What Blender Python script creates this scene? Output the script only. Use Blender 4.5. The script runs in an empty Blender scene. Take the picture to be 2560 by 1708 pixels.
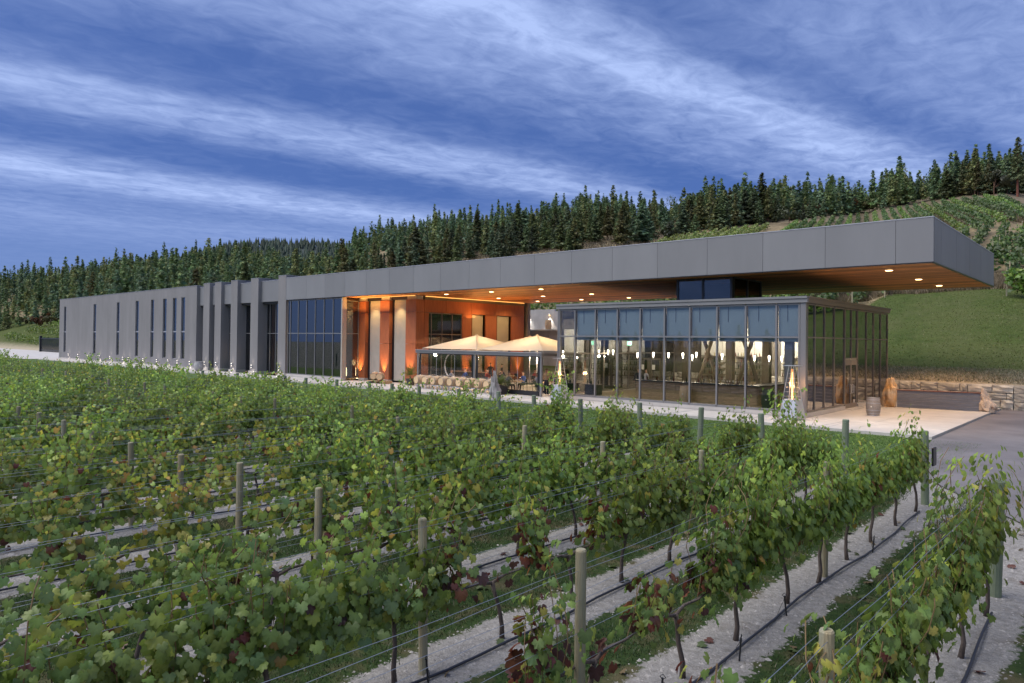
import bpy, math, random
import numpy as np
from mathutils import Vector, Matrix
random.seed(7); RNG = np.random.default_rng(7)
SC = bpy.context.scene
COL = SC.collection
R = math.radians

# ------------------------------------------------------------------ camera
cam_data = bpy.data.cameras.new('camera'); cam = bpy.data.objects.new('camera', cam_data); COL.objects.link(cam)
CAM_Z = 3.8
YAW, PITCH, ROLL = 0.73522669, 0.01235809, 0.01099934
_f = Vector((-math.sin(YAW)*math.cos(PITCH), math.cos(YAW)*math.cos(PITCH), math.sin(PITCH)))
_r = Vector((math.cos(YAW), math.sin(YAW), 0)); _u = _r.cross(_f)
_r2 = _r*math.cos(ROLL) + _u*math.sin(ROLL); _u2 = -_r*math.sin(ROLL) + _u*math.cos(ROLL)
cam.matrix_world = Matrix(((_r2.x, _u2.x, -_f.x, 0), (_r2.y, _u2.y, -_f.y, 0), (_r2.z, _u2.z, -_f.z, CAM_Z), (0, 0, 0, 1)))
cam_data.sensor_width = 36; cam_data.lens = 36*1750.2/2560
cam_data.shift_y = -23.1/2560
cam_data.clip_end = 6000; cam_data.clip_start = 0.05
SC.camera = cam

# ------------------------------------------------------------------ world, sun, exposure
SUN_EL, SUN_AZ = 57.0, 212.0           # direction the soft afterglow comes from (behind the camera)
world = bpy.data.worlds.new('World'); SC.world = world; world.use_nodes = True
def build_sky():
    nt = world.node_tree; nt.nodes.clear(); N = nt.nodes.new; L = nt.links.new
    out = N('ShaderNodeOutputWorld'); bg = N('ShaderNodeBackground'); bg.inputs[1].default_value = 0.055
    L(bg.outputs[0], out.inputs[0])
    sky = N('ShaderNodeTexSky'); sky.sky_type = 'NISHITA'; sky.sun_disc = False
    sky.sun_elevation = R(SUN_EL); sky.sun_rotation = R(SUN_AZ); sky.altitude = 400
    geo = N('ShaderNodeTexCoord')
    def M(op, a, b=None, c=None, clamp=False):
        n = N('ShaderNodeMath'); n.operation = op; n.use_clamp = clamp
        for i, v in enumerate((a, b, c)):
            if v is None: continue
            if isinstance(v, (int, float)): n.inputs[i].default_value = v
            else: L(v, n.inputs[i])
        return n.outputs[0]
    sep = N('ShaderNodeSeparateXYZ'); L(geo.outputs['Generated'], sep.inputs[0])
    x, y, z = sep.outputs
    zc = M('MAXIMUM', z, 0.03)
    zz = M('ADD', zc, 0.02)
    # coordinates across (u) and along (v) the cirrus bands, on a flat cloud deck
    u = M('DIVIDE', M('SUBTRACT', M('MULTIPLY', x, .984), M('MULTIPLY', y, .176)), zz)
    v = M('DIVIDE', M('ADD', M('MULTIPLY', x, .176), M('MULTIPLY', y, .984)), zz)
    def noise(ux, vx, scale, detail, rough, seed, dist=0.0):
        c = N('ShaderNodeCombineXYZ'); L(M('MULTIPLY', u, ux), c.inputs[0]); L(M('MULTIPLY', v, vx), c.inputs[1]); c.inputs[2].default_value = seed
        n = N('ShaderNodeTexNoise'); n.inputs['Scale'].default_value = scale; n.inputs['Detail'].default_value = detail
        n.inputs['Roughness'].default_value = rough; n.inputs['Distortion'].default_value = dist
        L(c.outputs[0], n.inputs['Vector']); return n.outputs['Fac']
    warp = M('SUBTRACT', noise(1.0, .35, .9, 4, .55, 3.1), .5)
    fine = M('SUBTRACT', noise(1.6, .9, 2.6, 6, .62, 9.4), .5)
    uw = M('ADD', u, M('ADD', M('MULTIPLY', warp, .55), M('MULTIPLY', fine, .26)))
    t = M('DIVIDE', M('ADD', uw, 9.0), 10.0, clamp=True)
    ramp = N('ShaderNodeValToRGB'); L(t, ramp.inputs[0])
    prof = [(-9, .25), (-7.6, .28), (-6.6, .38), (-5.9, .58), (-5.4, .3), (-5.05, .38), (-4.65, .95), (-4.35, .75), (-4.0, .1), (-3.65, 0.0),
            (-3.4, .3), (-3.2, .72), (-3.0, .62), (-2.82, .12), (-2.55, .05), (-2.35, .16), (-2.15, .42), (-1.95, .45), (-1.8, .62), (-1.66, 1.0),
            (-1.54, .6), (-1.44, .3), (-1.32, .12), (-1.15, .3), (-.95, .45), (-.8, .36), (-.6, .5), (0, .3), (1, .4)]
    el = ramp.color_ramp.elements; ramp.color_ramp.interpolation = 'B_SPLINE'
    el[0].position = 0; el[0].color = (.25,)*3 + (1,); el[1].position = 1; el[1].color = (.4,)*3 + (1,)
    for a, b in prof[1:-1]:
        e = el.new((a+9)/10); e.color = (b, b, b, 1)
    streak = noise(2.4, 1.0, 2.3, 12, .70, 5.7, .9)
    broad = noise(.5, .22, .8, 3, .5, 1.3)
    mottle = noise(3.6, 2.6, 2.4, 9, .58, 7.7, .7)
    m = M('MULTIPLY', ramp.outputs[0], M('MULTIPLY', M('ADD', M('MULTIPLY', streak, 1.2), M('MULTIPLY', mottle, .9)), 1.06))
    m = M('ADD', m, M('MULTIPLY', M('SUBTRACT', broad, .47), .75))
    m = M('ADD', m, M('MULTIPLY', M('SUBTRACT', mottle, .5), .34))
    # streaks fade into a soft veil near the horizon
    hz = M('DIVIDE', M('SUBTRACT', z, .05), .16, clamp=True)
    m = M('ADD', M('MULTIPLY', m, hz), M('MULTIPLY', M('SUBTRACT', 1.0, hz), .26), clamp=True); m = M('ADD', M('MULTIPLY', M('POWER', m, 1.2), .92), .075)
    mul = N('ShaderNodeMix'); mul.data_type = 'RGBA'; mul.blend_type = 'MULTIPLY'; mul.inputs[0].default_value = 1
    L(sky.outputs[0], mul.inputs[6]); mul.inputs[7].default_value = SKY_TINT
    # the thin clear-sky part keeps the Nishita gradient, eased towards one deep dusk blue
    mixb = N('ShaderNodeMix'); mixb.data_type = 'RGBA'; mixb.inputs[0].default_value = .75
    L(mul.outputs[2], mixb.inputs[6]); mixb.inputs[7].default_value = SKY_DEEP
    mix = N('ShaderNodeMix'); mix.data_type = 'RGBA'
    L(m, mix.inputs[0]); L(mixb.outputs[2], mix.inputs[6]); mix.inputs[7].default_value = SKY_CLOUD
    L(mix.outputs[2], bg.inputs[0])
SKY_TINT = (.25, .42, .9, 1)
SKY_DEEP = (.33, .80, 2.5, 1)
SKY_CLOUD = (3.2, 4.15, 6.9, 1)
build_sky()
sun_d = bpy.data.lights.new('sun', 'SUN'); sun = bpy.data.objects.new('sun', sun_d); COL.objects.link(sun)
sun_d.energy = 1.5; sun_d.angle = R(64); sun_d.color = (1.0, .95, .86)
_d = Vector((math.sin(R(SUN_AZ))*math.cos(R(SUN_EL)), math.cos(R(SUN_AZ))*math.cos(R(SUN_EL)), math.sin(R(SUN_EL))))
sun.rotation_euler = _d.to_track_quat('Z', 'Y').to_euler()
sun.location = (0, -20, 60)
SC.view_settings.view_transform = 'Standard'; SC.view_settings.look = 'None'
SC.view_settings.gamma = 1; SC.view_settings.use_curve_mapping = False
SC.view_settings.exposure = 1.35
SC.render.engine = 'CYCLES'
SC.cycles.use_denoising = True; SC.cycles.use_adaptive_sampling = True
SC.cycles.max_bounces = 6; SC.cycles.diffuse_bounces = 3; SC.cycles.glossy_bounces = 3
SC.cycles.transmission_bounces = 4; SC.cycles.transparent_max_bounces = 12
SC.cycles.sample_clamp_indirect = 4; SC.cycles.caustics_reflective = False; SC.cycles.caustics_refractive = False

# ------------------------------------------------------------------ materials
def mat(name, col, rough=.6, metal=0., nscale=0, namt=.25, col2=None, bump=0., bscale=None, spec=.5, coords='world', stretch=(1, 1, 1), rnd=0., emis=None, estr=0, wave=None):
    m = bpy.data.materials.new(name); m.use_nodes = True; nt = m.node_tree; N = nt.nodes.new; L = nt.links.new
    b = nt.nodes['Principled BSDF']; b.inputs['Roughness'].default_value = rough; b.inputs['Metallic'].default_value = metal
    b.inputs['Specular IOR Level'].default_value = spec
    c = (*col, 1); b.inputs['Base Color'].default_value = c
    if emis: b.inputs['Emission Color'].default_value = (*emis, 1); b.inputs['Emission Strength'].default_value = estr
    src = None
    if nscale or bump:
        if coords == 'world': g = N('ShaderNodeNewGeometry').outputs['Position']
        else: g = N('ShaderNodeTexCoord').outputs['Object']
        mp = N('ShaderNodeMapping'); mp.inputs['Scale'].default_value = stretch; L(g, mp.inputs[0]); g = mp.outputs[0]
    if nscale:
        n = N('ShaderNodeTexNoise'); n.inputs['Scale'].default_value = nscale; n.inputs['Detail'].default_value = 6; n.inputs['Roughness'].default_value = .6
        L(g, n.inputs[0])
        cr = N('ShaderNodeMapRange'); cr.inputs[1].default_value = .3; cr.inputs[2].default_value = .7; L(n.outputs[0], cr.inputs[0])
        mx = N('ShaderNodeMix'); mx.data_type = 'RGBA'; L(cr.outputs[0], mx.inputs[0])
        c2 = col2 or tuple(min(1, v*(1+namt)) for v in col)
        c1 = col if col2 else tuple(v*(1-namt) for v in col)
        mx.inputs[6].default_value = (*c1, 1); mx.inputs[7].default_value = (*c2, 1); src = mx.outputs[2]
    if rnd:
        oi = N('ShaderNodeObjectInfo'); mr = N('ShaderNodeMapRange'); mr.inputs[3].default_value = 1-rnd; mr.inputs[4].default_value = 1+rnd
        L(oi.outputs['Random'], mr.inputs[0])
        hs = N('ShaderNodeHueSaturation'); L(mr.outputs[0], hs.inputs['Value'])
        if src: L(src, hs.inputs['Color'])
        else: hs.inputs['Color'].default_value = c
        src = hs.outputs[0]
    if src: L(src, b.inputs['Base Color'])
    if bump:
        n2 = N('ShaderNodeTexNoise'); n2.inputs['Scale'].default_value = bscale or nscale*3; n2.inputs['Detail'].default_value = 5; L(g, n2.inputs[0])
        bp = N('ShaderNodeBump'); bp.inputs['Strength'].default_value = min(1, bump); bp.inputs['Distance'].default_value = .02; L(n2.outputs[0], bp.inputs['Height']); L(bp.outputs[0], b.inputs['Normal'])
    return m
def emit(name, col, strength):
    m = bpy.data.materials.new(name); m.use_nodes = True; nt = m.node_tree
    nt.nodes.clear(); o = nt.nodes.new('ShaderNodeOutputMaterial'); e = nt.nodes.new('ShaderNodeEmission')
    e.inputs[0].default_value = (*col, 1); e.inputs[1].default_value = strength; nt.links.new(e.outputs[0], o.inputs[0]); return m
def glass(name, tint=(.8, .85, .9), gloss=.12, blend=.35, grough=.0):
    m = bpy.data.materials.new(name); m.use_nodes = True; nt = m.node_tree; nt.nodes.clear(); N = nt.nodes.new; L = nt.links.new
    o = N('ShaderNodeOutputMaterial'); t = N('ShaderNodeBsdfTransparent'); t.inputs[0].default_value = (*tint, 1)
    g = N('ShaderNodeBsdfGlossy'); g.inputs['Roughness'].default_value = grough; g.inputs[0].default_value = (.95, .97, 1, 1)
    lw = N('ShaderNodeLayerWeight'); lw.inputs[0].default_value = blend
    mr = N('ShaderNodeMapRange'); mr.inputs[3].default_value = gloss; mr.inputs[4].default_value = 1.0; L(lw.outputs['Fresnel'], mr.inputs[0])
    mx = N('ShaderNodeMixShader'); L(mr.outputs[0], mx.inputs[0]); L(t.outputs[0], mx.inputs[1]); L(g.outputs[0], mx.inputs[2]); L(mx.outputs[0], o.inputs[0]); return m
def leafmat(name, trans=.38, rnd=.12, gloss=.045, sat=1.0):
    m = bpy.data.materials.new(name); m.use_nodes = True; nt = m.node_tree; nt.nodes.clear(); N = nt.nodes.new; L = nt.links.new
    o = N('ShaderNodeOutputMaterial'); a = N('ShaderNodeAttribute'); a.attribute_name = 'col'
    oi = N('ShaderNodeObjectInfo'); hs = N('ShaderNodeHueSaturation'); hs.inputs['Saturation'].default_value = sat
    mr = N('ShaderNodeMapRange'); mr.inputs[3].default_value = 1-rnd*1.5; mr.inputs[4].default_value = 1+rnd*1.5; L(oi.outputs['Random'], mr.inputs[0]); L(mr.outputs[0], hs.inputs['Value'])
    mh = N('ShaderNodeMapRange'); mh.inputs[3].default_value = .5-rnd*.12; mh.inputs[4].default_value = .5+rnd*.08; L(oi.outputs['Random'], mh.inputs[0]); L(mh.outputs[0], hs.inputs['Hue'])
    L(a.outputs[0], hs.inputs['Color'])
    d = N('ShaderNodeBsdfDiffuse'); t = N('ShaderNodeBsdfTranslucent'); g = N('ShaderNodeBsdfGlossy'); g.inputs['Roughness'].default_value = .45
    L(hs.outputs[0], d.inputs[0]); L(hs.outputs[0], t.inputs[0])
    m1 = N('ShaderNodeMixShader'); m1.inputs[0].default_value = trans; L(d.outputs[0], m1.inputs[1]); L(t.outputs[0], m1.inputs[2])
    m2 = N('ShaderNodeMixShader'); m2.inputs[0].default_value = gloss; L(m1.outputs[0], m2.inputs[1]); L(g.outputs[0], m2.inputs[2]); L(m2.outputs[0], o.inputs[0]); return m

MT = {}
MT['stucco'] = mat('grey_stucco', (.235, .225, .23), .85, nscale=.8, namt=.11, stretch=(1, 1, .22), bump=.25, bscale=30)
MT['panel'] = mat('grey_metal_panel', (.235, .235, .245), .55, .0, nscale=.6, namt=.06, rnd=.06, spec=.3, bump=.15, bscale=.5, stretch=(1, 1, .3))
MT['panel_side'] = MT['panel']
MT['trim'] = mat('pale_metal_trim', (.42, .42, .45), .4, .2)
MT['alu'] = mat('grey_aluminium_frame', (.24, .235, .24), .4, .3)
MT['brown_frame'] = mat('bronze_frame', (.23, .195, .165), .5, .2)
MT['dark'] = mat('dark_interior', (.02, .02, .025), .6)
MT['black'] = mat('black_metal', (.015, .016, .02), .35)
MT['wood_red'] = mat('red_cedar_panel', (.33, .105, .042), .55, nscale=3, namt=.25, stretch=(6, 6, .35), bump=.06, rnd=.05)
MT['soffit'] = mat('cedar_soffit_board', (.44, .18, .065), .48, nscale=2.2, namt=.45, stretch=(.25, 9, 1), rnd=.5, bump=.05, bscale=8)
MT['beige'] = mat('beige_plaster', (.42, .39, .34), .8, nscale=1.2, namt=.08)
MT['cap'] = mat('olive_wall_cap', (.13, .11, .07), .6)
MT['concrete'] = mat('pale_concrete', (.50, .47, .44), .85, nscale=.7, namt=.12, bump=.15, bscale=14, rnd=.025)
MT['conc_wall'] = mat('blue_grey_concrete', (.42, .42, .44), .85, nscale=1.3, namt=.12, bump=.15, bscale=10)
MT['asphalt'] = mat('asphalt', (.17, .155, .16), .9, nscale=.35, namt=.28, bump=.5, bscale=45)
MT['blind'] = mat('blue_grey_roller_shade', (.50, .58, .57), .8)
MT['tan_wood'] = mat('tan_plank', (.42, .29, .17), .55, nscale=2.5, namt=.35, stretch=(1, 4, 9), rnd=.15)
MT['floor'] = mat('interior_floor', (.32, .24, .15), .35, nscale=2, namt=.2)
MT['oak'] = mat('new_oak', (.62, .44, .27), .55, nscale=3, namt=.18, coords='obj', stretch=(7, 1, 7), rnd=.06, bump=.1)
MT['oak_head'] = mat('oak_head', (.70, .50, .29), .5, nscale=2.5, namt=.16, coords='obj', stretch=(9, 1, 1), rnd=.08)
MT['old_oak'] = mat('weathered_oak', (.30, .26, .23), .7, nscale=4, namt=.3, coords='obj', stretch=(7, 7, 1), bump=.2)
MT['hoop'] = mat('steel_hoop', (.42, .41, .42), .35, .8)
MT['steel'] = mat('brushed_steel', (.66, .66, .67), .42, .8, nscale=3, namt=.08)
MT['white_steel'] = mat('pale_rack_steel', (.6, .6, .66), .4, .3)
MT['canvas'] = mat('cream_canvas', (.78, .66, .46), .85, nscale=1.5, namt=.04)
MT['rock'] = mat('grey_rock', (.33, .31, .31), .9, nscale=2.2, namt=.4, bump=1, bscale=7)
MT['rock_tan'] = mat('tan_rock', (.62, .48, .36), .9, nscale=1.8, namt=.3, bump=1, bscale=6)
MT['rust'] = mat('orange_rock', (.70, .36, .10), .9, nscale=1.6, col2=(.60, .50, .38), bump=1, bscale=6)
MT['stone'] = mat('pale_cut_stone', (.58, .53, .44), .9, nscale=2.3, namt=.22, bump=.9, bscale=6, rnd=.14)
MT['mortar'] = mat('dark_joint', (.10, .09, .075), .95)  # dark colour that shows between slabs and stones
MT['slate'] = mat('slate_board', (.19, .20, .23), .6, nscale=2, namt=.2, stretch=(1, 1, 6), rnd=.1)
MT['post'] = mat('weathered_wood_post', (.38, .30, .17), .85, nscale=2.2, col2=(.27, .28, .21), bump=.6, bscale=18, stretch=(6, 6, .6), rnd=.15)
MT['post_end'] = mat('green_treated_post', (.16, .21, .14), .85, nscale=3, col2=(.22, .25, .17), bump=.6, bscale=18, stretch=(6, 6, .6), rnd=.12)
MT['hose'] = mat('drip_hose', (.03, .032, .045), .5)
MT['wire'] = mat('galvanised_wire', (.22, .24, .27), .45, .5)
MT['bark'] = mat('vine_bark', (.13, .10, .085), .95, nscale=6, namt=.4, coords='obj', stretch=(5, 5, .7), bump=.8, bscale=25)
MT['pinebark'] = mat('pine_bark', (.15, .085, .055), .95, nscale=2, namt=.3)
MT['shoot'] = mat('vine_cane', (.20, .13, .06), .7)
MT['leaf'] = leafmat('vine_leaf')
MT['needle'] = leafmat('pine_needles', trans=.25, rnd=.32, gloss=.02)
MT['palm'] = leafmat('palm_leaf', trans=.3)
MT['planter'] = mat('dark_planter', (.05, .045, .045), .6)
MT['urn'] = mat('pale_urn', (.42, .41, .41), .8, nscale=3, namt=.15)
MT['glass_sky'] = glass('curtain_glass', (.5, .55, .62), .13, .35)
MT['glass_box'] = glass('pavilion_glass', (.84, .86, .88), .06, .14)
MT['glass_side'] = glass('pavilion_side_glass', (.72, .72, .70), .36, .45)
MT['vinyl'] = glass('clear_vinyl', (.88, .88, .9), .07, .2, .03)
MT['glass_tube'] = glass('heater_glass', (.9, .9, .9), .1, .2)
MT['white_paint'] = mat('white_paint', (.75, .73, .68), .6)
MT['paper'] = mat('white_paper', (.8, .8, .78), .7)
MT['e_warm'] = emit('warm_lamp', (1, .62, .26), 6)
MT['e_pend'] = emit('pendant_glow', (1, .84, .6), 9)
MT['e_white'] = emit('white_lamp', (1, .86, .7), 6)
MT['e_flame'] = emit('flame', (1, .50, .18), 2.2)
MT['e_tube'] = emit('heated_tube', (1, .40, .14), .45)
MT['e_cove'] = emit('cove_glow', (1, .42, .1), 1.3)
MT['e_green'] = emit('exit_green', (.35, .9, .5), 1.6)
MT['e_white_s'] = emit('exit_white', (.9, 1, .9), 1.6)
MT['skin'] = mat('skin', (.45, .26, .18), .55)
MT['hair'] = mat('hair', (.05, .03, .02), .7, rnd=.5)

# ------------------------------------------------------------------ mesh helpers
class MB:
    def __init__(s): s.v = []; s.f = []
    def add(s, vs, fs):
        n = len(s.v); s.v += [tuple(v) for v in vs]; s.f += [tuple(i+n for i in f) for f in fs]; return s
    def box(s, x0, y0, z0, x1, y1, z1):
        if x0 > x1: x0, x1 = x1, x0
        if y0 > y1: y0, y1 = y1, y0
        if z0 > z1: z0, z1 = z1, z0
        return s.add([(x0,y0,z0),(x1,y0,z0),(x1,y1,z0),(x0,y1,z0),(x0,y0,z1),(x1,y0,z1),(x1,y1,z1),(x0,y1,z1)],
                     [(0,3,2,1),(4,5,6,7),(0,1,5,4),(1,2,6,5),(2,3,7,6),(3,0,4,7)])
    def tube(s, pts, rad, n=6, cap=True):
        pts = [Vector(p) for p in pts]; rad = rad if hasattr(rad, '__len__') else [rad]*len(pts)
        rings = []
        for i, p in enumerate(pts):
            d = (pts[min(i+1, len(pts)-1)]-pts[max(i-1, 0)]).normalized()
            a = d.cross(Vector((0, 0, 1)) if abs(d.z) < .9 else Vector((1, 0, 0))).normalized(); b = d.cross(a)
            rings.append([p + (a*math.cos(2*math.pi*k/n)+b*math.sin(2*math.pi*k/n))*rad[i] for k in range(n)])
        vs = [v for r in rings for v in r]; fs = []
        for i in range(len(pts)-1):
            for k in range(n):
                fs.append((i*n+k, i*n+(k+1) % n, (i+1)*n+(k+1) % n, (i+1)*n+k))
        if cap: fs.append(tuple(range(n))[::-1]); fs.append(tuple((len(pts)-1)*n+k for k in range(n)))
        return s.add(vs, fs)
    def lathe(s, prof, n=16, axis='z', c=(0, 0, 0), caps=True):
        vs = []; fs = []
        for r, h in prof:
            for k in range(n):
                a = 2*math.pi*k/n; p = (r*math.cos(a), r*math.sin(a), h) if axis == 'z' else (r*math.cos(a), h, r*math.sin(a))
                vs.append((p[0]+c[0], p[1]+c[1], p[2]+c[2]))
        for i in range(len(prof)-1):
            for k in range(n):
                fs.append((i*n+k, i*n+(k+1) % n, (i+1)*n+(k+1) % n, (i+1)*n+k))
        if caps: fs.append(tuple(range(n))[::-1]); fs.append(tuple((len(prof)-1)*n+k for k in range(n)))
        return s.add(vs, fs)
    def mesh(s, name, m, smooth=False):
        me = bpy.data.meshes.new(name); me.from_pydata(s.v, [], s.f); me.update()
        import bmesh
        bm = bmesh.new(); bm.from_mesh(me); bmesh.ops.recalc_face_normals(bm, faces=bm.faces); bm.to_mesh(me); bm.free()
        if m: me.materials.append(m)
        if smooth: me.shade_smooth()
        return me
ORG = {}
def link(name, me, parent=None, loc=(0, 0, 0), rot=None, scale=None, kind=None):
    """link a mesh at a WORLD location under an (unrotated) parent"""
    o = bpy.data.objects.new(name, me); COL.objects.link(o)
    loc = Vector(loc); ORG[o.name] = loc
    if parent is not None: o.parent = parent; o.location = loc - ORG[parent.name]
    else: o.location = loc
    if rot is not None: o.rotation_euler = rot
    if scale is not None: o.scale = scale
    if kind: o['kind'] = kind
    return o
def part(name, mb, m, parent, loc=(0, 0, 0), smooth=False, label=None, kind=None):
    me = mb.mesh(name, m, smooth) if isinstance(mb, MB) else mb
    o = link(name, me, parent, loc, kind=kind)
    if label: o['label'] = label
    return o
def tag(o, label, cat, group=None, kind=None):
    o['label'] = label; o['category'] = cat
    if group: o['group'] = group
    if kind: o['kind'] = kind
    return o
def thing(name, label, cat, loc=(0, 0, 0), rotz=0, group=None):
    o = bpy.data.objects.new(name, None); COL.objects.link(o); o.location = loc; o.rotation_euler = (0, 0, rotz)
    o.empty_display_size = .2; ORG[o.name] = Vector(loc); return tag(o, label, cat, group)
def single(name, mb, m, label, cat, loc=(0, 0, 0), group=None, smooth=False, rot=None):
    me = mb.mesh(name, m, smooth) if isinstance(mb, MB) else mb
    o = link(name, me, None, loc, rot); return tag(o, label, cat, group)
def struct(name, mb, m, loc=(0, 0, 0), smooth=False):
    me = mb.mesh(name, m, smooth) if isinstance(mb, MB) else mb
    o = link(name, me, None, loc); o['kind'] = 'structure'; return o
def dup(o, loc, rotz=None, label=None, scale=None, group=None):
    def rec(s, par):
        c = s.copy(); COL.objects.link(c)
        if par is not None: c.parent = par
        for ch in CH.get(s.name, []): rec(ch, c)
        return c
    CH = {}
    def collect(s):
        k = [c for c in s.children]; CH[s.name] = k
        for c in k: collect(c)
    collect(o); r = rec(o, None); r.location = loc; ORG[r.name] = Vector(loc)
    if rotz is not None: r.rotation_euler = (0, 0, rotz)
    if scale is not None: r.scale = (scale,)*3 if isinstance(scale, (int, float)) else scale
    if label: r['label'] = label
    if group: r['group'] = group
    return r
def fast_mesh(name, V, F, m, colors=None, smooth=False):
    V = np.asarray(V, np.float32); F = np.asarray(F, np.int32); k = F.shape[1]
    me = bpy.data.meshes.new(name); me.vertices.add(len(V)); me.vertices.foreach_set('co', V.ravel())
    me.loops.add(F.size); me.loops.foreach_set('vertex_index', F.ravel())
    me.polygons.add(len(F)); me.polygons.foreach_set('loop_start', np.arange(0, F.size, k, dtype=np.int32))
    me.polygons.foreach_set('loop_total', np.full(len(F), k, np.int32))
    if colors is not None:
        at = me.attributes.new('col', 'FLOAT_COLOR', 'POINT'); c = np.ones((len(V), 4), np.float32); c[:, :3] = colors; at.data.foreach_set('color', c.ravel())
    me.update(calc_edges=True); me.materials.append(m)
    if smooth: me.shade_smooth()
    return me
def lamp(name, kind, loc, energy, col, parent=None, size=.1, spot=None, target=None, shape=None):
    ld = bpy.data.lights.new(name, kind); ld.energy = energy; ld.color = col
    if kind == 'AREA':
        ld.size = size if not hasattr(size, '__len__') else size[0]
        if hasattr(size, '__len__'): ld.shape = 'RECTANGLE'; ld.size_y = size[1]
    else: ld.shadow_soft_size = size
    if spot: ld.spot_size = R(spot); ld.spot_blend = .7
    o = bpy.data.objects.new(name, ld); COL.objects.link(o)
    if target is not None: o.rotation_euler = (Vector(loc)-Vector(target)).to_track_quat('Z', 'Y').to_euler()
    if parent is not None: o.parent = parent; o.location = Vector(loc)-ORG[parent.name]
    else: o.location = loc
    return o
UNIT = {}
def unitbox(m):
    if m.name not in UNIT:
        UNIT[m.name] = MB().box(-.5, -.5, -.5, .5, .5, .5).mesh('box_' + m.name, m)
    return UNIT[m.name]
def bx(name, x0, y0, z0, x1, y1, z1, m, parent):
    """a box part that shares one mesh per material"""
    return link(name, unitbox(m), parent, ((x0+x1)/2, (y0+y1)/2, (z0+z1)/2), scale=(abs(x1-x0), abs(y1-y0), abs(z1-z0)))
ORD = ['first', 'second', 'third', 'fourth', 'fifth', 'sixth', 'seventh', 'eighth', 'ninth', 'tenth', 'eleventh', 'twelfth', 'thirteenth', 'fourteenth', 'fifteenth', 'sixteenth', 'seventeenth', 'eighteenth', 'nineteenth', 'twentieth']
def ordn(i):
    if i < 20: return ORD[i]
    tens = ['twenty', 'thirty', 'forty', 'fifty', 'sixty', 'seventy', 'eighty', 'ninety'][(i+1)//10-2]; u = (i+1) % 10
    return (tens + '-' + ORD[u-1]) if u else tens[:-1]+'ieth'

# ================================================================== TERRAIN
CY, SY = .74168, .67076
_tr = [-.85,-.731,-.669,-.607,-.544,-.482,-.432,-.295,-.258,-.233,-.171,-.109,-.047,.016,.078,.14,.202,.265,.327,.389,.451,.507,.532,.576,.638,.7,.731,1.2]
_tt = [v+(.018 if 8 < k < 16 else (.010 if k > 15 else .004)) for k, v in enumerate([.060,.0639,.0671,.0772,.086,.0941,.0965,.093,.0975,.1112,.1244,.1376,.1476,.1527,.1615,.1653,.1629,.1729,.178,.1824,.1862,.1818,.1978,.2014,.2177,.2296,.225,.225])]
def ridge(r):
    Rc = np.interp(r, [-.85, -.73, -.3, 0, .3, .73], [430, 430, 370, 290, 245, 240])
    return Rc, 3.8 + np.interp(r, _tr, _tt)*Rc, Rc*(CY+SY*r)
def terrain(X, Y):
    X = np.asarray(X, float); Y = np.asarray(Y, float)
    D = np.maximum(-SY*X + CY*Y, 1.0); r = np.clip((CY*X + SY*Y)/D, -.95, 1.2)
    Rc, zc, Yc = ridge(r); zb = np.interp(X, [-30, -20], [0, 1.45])
    s = (Y-51)/np.maximum(Yc-51, 20)
    z = zb + (zc-zb)*np.clip(s, 0, 1)
    z = np.where(s > 1, z + .02*(Y-Yc), z)
    und = np.sin(X*.045+1)*np.cos(Y*.06)*1.0 + np.sin(X*.13+Y*.11)*.35
    return z + und*np.clip((s-.15)*3, 0, 1)*np.interp(r, [0, .3], [1.2, .35])
rr = np.linspace(-.93, 1.15, 150); ss = np.concatenate([np.linspace(0, 1, 90), np.linspace(1.02, 2.2, 22)])
V = []
for r in rr:
    Rc, zc, Yc = ridge(r); Yc = max(Yc, 80)
    for s in ss:
        Y = 51+(Yc-51)*s; d = Y/(CY+SY*r); V.append((d*(-SY+CY*r), Y))
V = np.array(V); Z = terrain(V[:, 0], V[:, 1]); VV = np.column_stack([V, Z])
nr, ns = len(rr), len(ss)
ii, jj = np.meshgrid(np.arange(nr-1), np.arange(ns-1), indexing='ij'); a0 = (ii*ns+jj).ravel()
FF = np.column_stack([a0, a0+ns, a0+ns+1, a0+1])
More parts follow.
